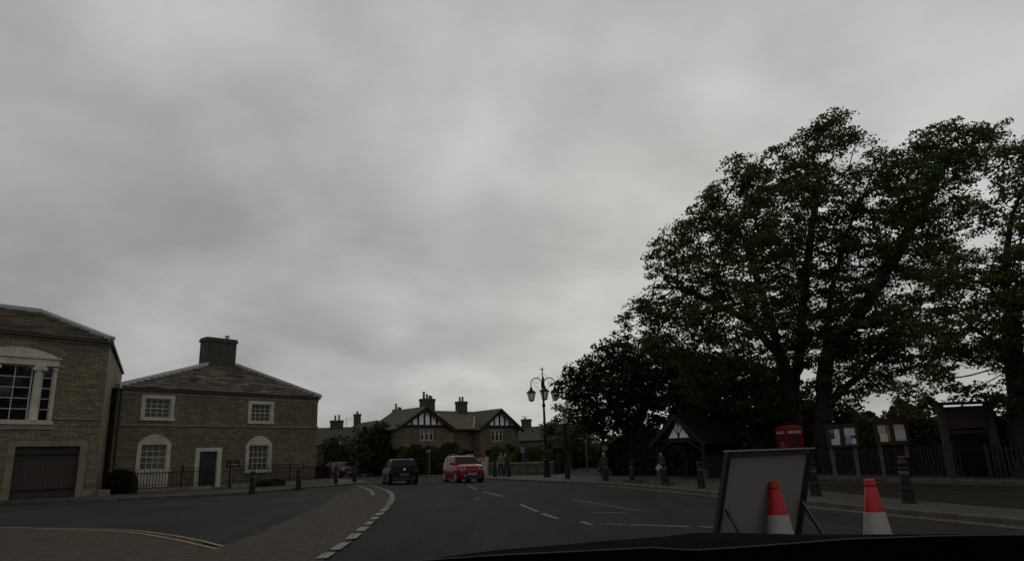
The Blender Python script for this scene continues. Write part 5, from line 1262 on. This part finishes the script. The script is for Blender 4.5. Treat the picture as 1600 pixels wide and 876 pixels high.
# black hatchback seen from behind
BLK = mat('car_black',(0.005,0.006,0.007),0.42,0.1,3,spec=0.12)
S1 = dict(L=4.15,W=1.735,H=1.44,belt=.93,hood=.90,gh=(-2.0,-1.62,.15,.98),tumble=.19,wr=.315,doors=5)
k1, _ = car('black hatchback driving away with white round badge on its tailgate', (-7.25,43.4), R(-17), S1, BLK)
for s in (-1,1):
    lens(k1,'tail_light',[(s*.56,.66),(s*.80,.68),(s*.80,.90),(s*.62,.90)],-2.10,-1.75,TAILR)
MB().tube([(0,-2.06,.86),(0,-2.105,.86)],.065,16).build('badge',mat('badge_silver',(0.62,0.62,0.62),0.35,0.05,4,metal=0.2),k1)
MB().box(-.28,.28,-2.12,-2.06,.50,.63).build('number_plate',mat('plate_yellow',(0.10,0.05,0.03),0.6,0.1,6),k1)
MB().box(-.66,.66,-2.09,-2.0,.42,.47).build('bumper_strip',TRIM,k1)
MB().tube([(0,-1.55,1.43),(0,-1.75,1.58)],.008,5).build('aerial',TRIM,k1)
MB().bar((-.25,-2.03,1.06),(.2,-2.05,1.02),.02,.02).build('wiper',TRIM,k1)
# red small car facing the camera
REDP = mat('car_red',(0.21,0.003,0.013),0.38,0.08,3,spec=0.25,coat=0.15)
S2 = dict(L=3.7,W=1.68,H=1.56,belt=1.0,hood=1.0,gh=(-1.72,-1.45,.32,.85),tumble=.16,wr=.33,doors=5,fo=.68,ro=.6)
k2, _ = car('bright red small car with roof rails coming towards the camera', (-3.45,44.0), R(158), S2, REDP)
MB().box(-.62,.62,1.74,1.80,.74,.88).build('grille',TRIM,k2)
for i in range(5): MB().tube([(-.36+i*.18-.06,1.81,.81),(-.36+i*.18,1.81,.76),(-.36+i*.18+.06,1.81,.81)],.013,5).build('grille_bar',CHR,k2)
for s in (-1,1):
    hl_ = MB().box(min(s*.44,s*.72),max(s*.44,s*.72),1.70,1.812,.72,.92).build('headlight',mat('lamp_inner',(0.12,0.13,0.14),0.15,0.1,4),k2)
    mb = MB(); X = [s*.45,s*.45,s*.49,s*.67,s*.71,s*.71]; Z = [.90,.78,.73,.73,.78,.90]
    mb.tube([(x,1.818,z) for x,z in zip(X,Z)],.022,6).build('light_ring',LAMPG,hl_)
    MB().tube([(s*.62,1.7,.50),(s*.62,1.80,.50)],.055,10).build('fog_light',CHR,k2)
    MB().bar((s*.40,1.87,.34),(s*.52,1.86,.48),.03,.03).build('bumper_trim',CHR,k2)
    MB().tube([(s*.60,-1.2,1.60),(s*.60,-1.1,1.63),(s*.60,.1,1.63),(s*.60,.25,1.58)],.022,6).build('roof_rail',mat('rail_red',(0.3,0.05,0.06),0.4),k2)
MB().box(-.3,.3,1.84,1.875,.42,.56).build('number_plate',mat('plate_grey',(0.2,0.2,0.2),0.6,0.1,6),k2)
MB().box(-.5,.5,1.80,1.85,.30,.60).build('intake',TRIM,k2)
# dark red car on the bend
MRP = mat('car_maroon',(0.06,0.004,0.008),0.5,0.08,3,spec=0.15)
S3 = dict(L=4.0,W=1.7,H=1.43,belt=.93,hood=.92,gh=(-1.8,-1.35,.3,1.05),tumble=.18,wr=.31,doors=5)
k3, _ = car('dark red car with one bright headlight on the far bend behind the bollards', (-17.4,69.5), R(140), S3, MRP)
for s in (-1,1): lens(k3,'headlight',[(s*.46,.66),(s*.74,.66),(s*.72,.80),(s*.5,.78)],1.80,1.985,LAMPG if s<0 else mat('lamp_dull',(0.3,0.3,0.3),0.2))
MB().box(-.26,.26,1.98,2.02,.40,.52).build('number_plate',mat('plate_dark',(0.14,0.14,0.14),0.6),k3); MB().box(-.4,.4,1.93,2.0,.58,.66).build('grille',TRIM,k3)
# silver car up the side street
SLV = mat('car_silver',(0.34,0.345,0.35),0.3,0.05,3,metal=0.5)
p = at(864,728,86); S4 = dict(L=4.2,W=1.72,H=1.6,belt=.95,hood=.95,gh=(-1.9,-1.7,.6,1.3),tumble=.14,wr=.31)
k4, _ = car('silver car parked far up the side street beside the lamp', (p.x,86), R(172), S4, SLV)
for s in (-1,1): lens(k4,'headlight',[(s*.46,.66),(s*.76,.66),(s*.74,.82),(s*.5,.8)],1.85,2.06,LAMPG)
MB().box(-.4,.4,2.0,2.08,.5,.72).build('grille',TRIM,k4)

# ------------------------------------------------------------------ people
SKIN = mat('skin',(0.35,0.22,0.16),0.6,0.05,6); HAIRB = mat('hair_brown',(0.05,0.035,0.022),0.7,0.2,20); HAIRW = mat('hair_grey',(0.42,0.41,0.39),0.7,0.1,20)
GREYT = mat('grey_top',(0.13,0.135,0.12),0.85,0.12,8); DARKT = mat('dark_coat',(0.022,0.022,0.026),0.85,0.2,8); TROU = mat('dark_trousers',(0.014,0.014,0.018),0.85,0.2,8); SHOE = mat('shoe',(0.012,0.012,0.012),0.6)
def person(label, loc, rz, h, top, trou, hair, armf=0.12, stride=0.06, item=None, zb=0.1):
    s = h/1.75; o = empty('person',(loc[0],loc[1],g(loc[0])+zb),rz,label,'person','people on the pavement')
    me = bpy.data.meshes.new('body'); V = []; E_ = []; Rd = []
    def v(x,y,z,r_): V.append((x*s,y*s,z*s)); Rd.append(r_*s); return len(V)-1
    def ch(i, *ids):
        for j in ids: E_.append((i,j)); i = j
    pel = v(0,0,.95,.145); sp1 = v(0,-.01,1.12,.135); sp2 = v(0,-.01,1.28,.15); nk = v(0,-.005,1.46,.065); n2 = v(0,.01,1.53,.055)
    h1 = v(0,.02,1.60,.085); h2 = v(0,.015,1.68,.085); h3 = v(0,.01,1.73,.05); nose = v(0,.10,1.625,.02)
    ch(pel,sp1,sp2,nk,n2,h1,h2,h3); ch(h1,nose)
    for sd_ in (-1,1):
        st_ = stride*sd_
        a = v(sd_*.10,st_*.2,.86,.095); b = v(sd_*.105,st_*.6+.01,.50,.065); c = v(sd_*.11,st_*1.1-.02,.10,.045); d = v(sd_*.115,st_*1.1+.02,.045,.042); e_ = v(sd_*.125,st_*1.1+.17,.035,.036)
        ch(pel,a,b,c,d,e_)
        a = v(sd_*.19,-.01,1.38,.065); b = v(sd_*.245,-.02,1.11,.047); c = v(sd_*.25,armf,.88,.036); d = v(sd_*.25,armf+.05,.80,.034)
        ch(sp2,a,b,c,d)
        for k in range(4): f1 = v(sd_*(.245+.006),armf+.035+.018*k,.745,.011); f2 = v(sd_*.24,armf+.05+.018*k,.705-.008*(k in (1,2)),.009); ch(d,f1,f2)
        t1 = v(sd_*.235,armf+.095,.77,.012); ch(d,t1)
    me.from_pydata(V,E_,[]); b = bpy.data.objects.new('tmpbody',me); C.objects.link(b)
    md = b.modifiers.new('s','SKIN'); b.modifiers.new('u','SUBSURF').levels = 1
    for i, sv_ in enumerate(me.skin_vertices[0].data): sv_.radius = (Rd[i],Rd[i]*(0.75 if i in (pel,sp1,sp2) else 1)); sv_.use_root = (i == pel)
    dg = bpy.context.evaluated_depsgraph_get(); m2 = bpy.data.meshes.new_from_object(b.evaluated_get(dg)); bpy.data.objects.remove(b)
    m2.materials.clear()
    for mm in (SKIN,top,trou,SHOE,hair): m2.materials.append(mm)
    for p in m2.polygons:
        z = p.center.z/s; y = p.center.y/s; ax_ = abs(p.center.x)/s
        i = 1
        if z > 1.50: i = 4 if (z > 1.68 or (z > 1.56 and y < 0.02)) else 0
        elif ax_ > .19 and z < .83: i = 0
        elif z < .09: i = 3
        elif z < .93 and ax_ < .19: i = 2
        p.material_index = i; p.use_smooth = True
    m2.name = 'body'; link('body', m2, o)
    return o
person('person in a grey top and dark trousers standing by the bollards', (-1.28,51.5), R(170), 1.72, GREYT, TROU, HAIRB)
person('person in dark clothes standing beside the person in grey', (-0.95,51.9), R(150), 1.66, DARKT, TROU, HAIRB, 0.16)
person('grey haired person in dark clothes behind a bollard', (4.55,38.2), R(160), 1.42, DARKT, TROU, HAIRW, 0.14)
person('person in dark clothes holding a white paper near the timber shelter', (7.0,35.0), R(120), 1.34, DARKT, TROU, HAIRB, 0.22)
hb = MB().prism([(-.14,0),(.14,0),(.12,.26),(-.12,.26)],-.05,.05,'y'); hb.tube([(-.07,0,.26),(-.05,0,.36),(.05,0,.36),(.07,0,.26)],.012,6)
hb = hb.build('handbag',DARKT); hb.location = (4.8,38.0,g(4.8)+0.32); tag(hb,'dark handbag held by the grey haired person','bag')
wp = MB().box(-.10,.10,-.004,.004,-.14,.14).build('paper_sheet',PAP); wp.location = (6.78,34.82,g(6.8)+0.72); wp.rotation_euler = (R(20),R(35),R(20)); tag(wp,'white sheet of paper held by the person near the shelter','paper')
lt = MB().add([(0,0,.005),(.07,.01,.03),(.1,.06,.008),(.03,.08,.035),(-.03,.05,.01)],[(0,1,3),(1,2,3),(0,3,4)]).build('litter_scrap',PAP); lt.location = (3.2,7.9,g(3.2)); tag(lt,'small white scrap of litter on the road between the cones','litter')

# ------------------------------------------------------------------ the car the picture is taken from: bonnet and dashboard
oc = empty('own_car',(0.9,0.9,g(0.9)),0,'black bonnet strip in place of a blurred reflection, and dashboard of the car in the foreground at the lower right','car')
OB = mat('bonnet_black',(0.010,0.0105,0.0095),1.0,0.4,4,spec=0.0); OD = mat('dashboard_black',(0.0012,0.0012,0.0012),1.0,0.2,30,0.1,200,spec=0.0); EDGE = mat('dash_highlight',(0.03,0.03,0.03),0.8)
O = Vector(oc.location)
top_px = [(560,905),(640,880),(700,868),(780,858),(880,850),(960,843),(1040,837),(1090,831),(1160,832),(1260,834),(1400,834),(1540,833),(1680,836),(1850,842),(2100,856)]
rows = []
for Yd, dz in ((1.15,-0.045),(1.5,-0.015),(1.9,0.0),(2.15,-0.035),(2.35,-0.11),(2.45,-0.30),(2.45,-0.62)):
    r_ = []
    for (px,py) in top_px:
        v = at(px,py,1.9); r_.append(Vector((v.x*(0.93+0.07*Yd/1.9),Yd,v.z+dz+ (1.9-Yd)*0.012))-O)
    rows.append(r_)
mb = MB(); n = len(top_px)
for r_ in rows: mb.v += [tuple(v) for v in r_]
for i in range(len(rows)-1):
    for k in range(n-1): mb.f.append([i*n+k,i*n+k+1,(i+1)*n+k+1,(i+1)*n+k]); mb.m.append(0)
mb.build('bonnet', OB, oc, smooth=True)  # bonnet shape whose dim strip also stands for a blurred reflection
dash_px = [(560,905),(620,879),(700,872),(776,867),(900,861),(1020,855),(1060,858),(1090,859),(1180,853),(1320,842),(1460,837),(1600,835),(1750,838),(2000,850)]
rows = []
for Yd, dz in ((0.30,-0.16),(0.42,-0.05),(0.62,-0.012),(0.80,0.0),(0.83,-0.02),(0.84,-0.2)):
    rows.append([Vector((at(px,py,0.8).x,Yd,at(px,py,0.8).z+dz-(0.8-Yd)*0.10*(Yd<0.8)))-O for px,py in dash_px])
mb = MB(); n = len(dash_px)
for r_ in rows: mb.v += [tuple(v) for v in r_]
for i in range(len(rows)-1):
    for k in range(n-1): mb.f.append([i*n+k,i*n+k+1,(i+1)*n+k+1,(i+1)*n+k]); mb.m.append(0)
mb.build('dashboard', OD, oc, smooth=True)
MB().tube([at(px,py,0.8)-O for px,py in dash_px],0.0011,6).build('dash_edge_highlight',EDGE,oc)  # pale line painted as the highlight along the dash edge
mb = MB()
mb.box(-1.25,1.25,0.4,1.50,0.28,0.66); mb.build('front_body',OB,oc)
for s in (-0.8,0.8):
    wh = empty('wheel',(0,0,0)); wh.parent = oc; z0 = g(0.9+s)-O.z
    MB().tube([(s-.1,0.75,.31+z0),(s+.1,0.75,.31+z0)],.31,20).build('tyre',TYRE,wh); MB().tube([(s-.11,0.75,.31+z0),(s+.11,0.75,.31+z0)],.19,14).build('rim',RIM,wh)
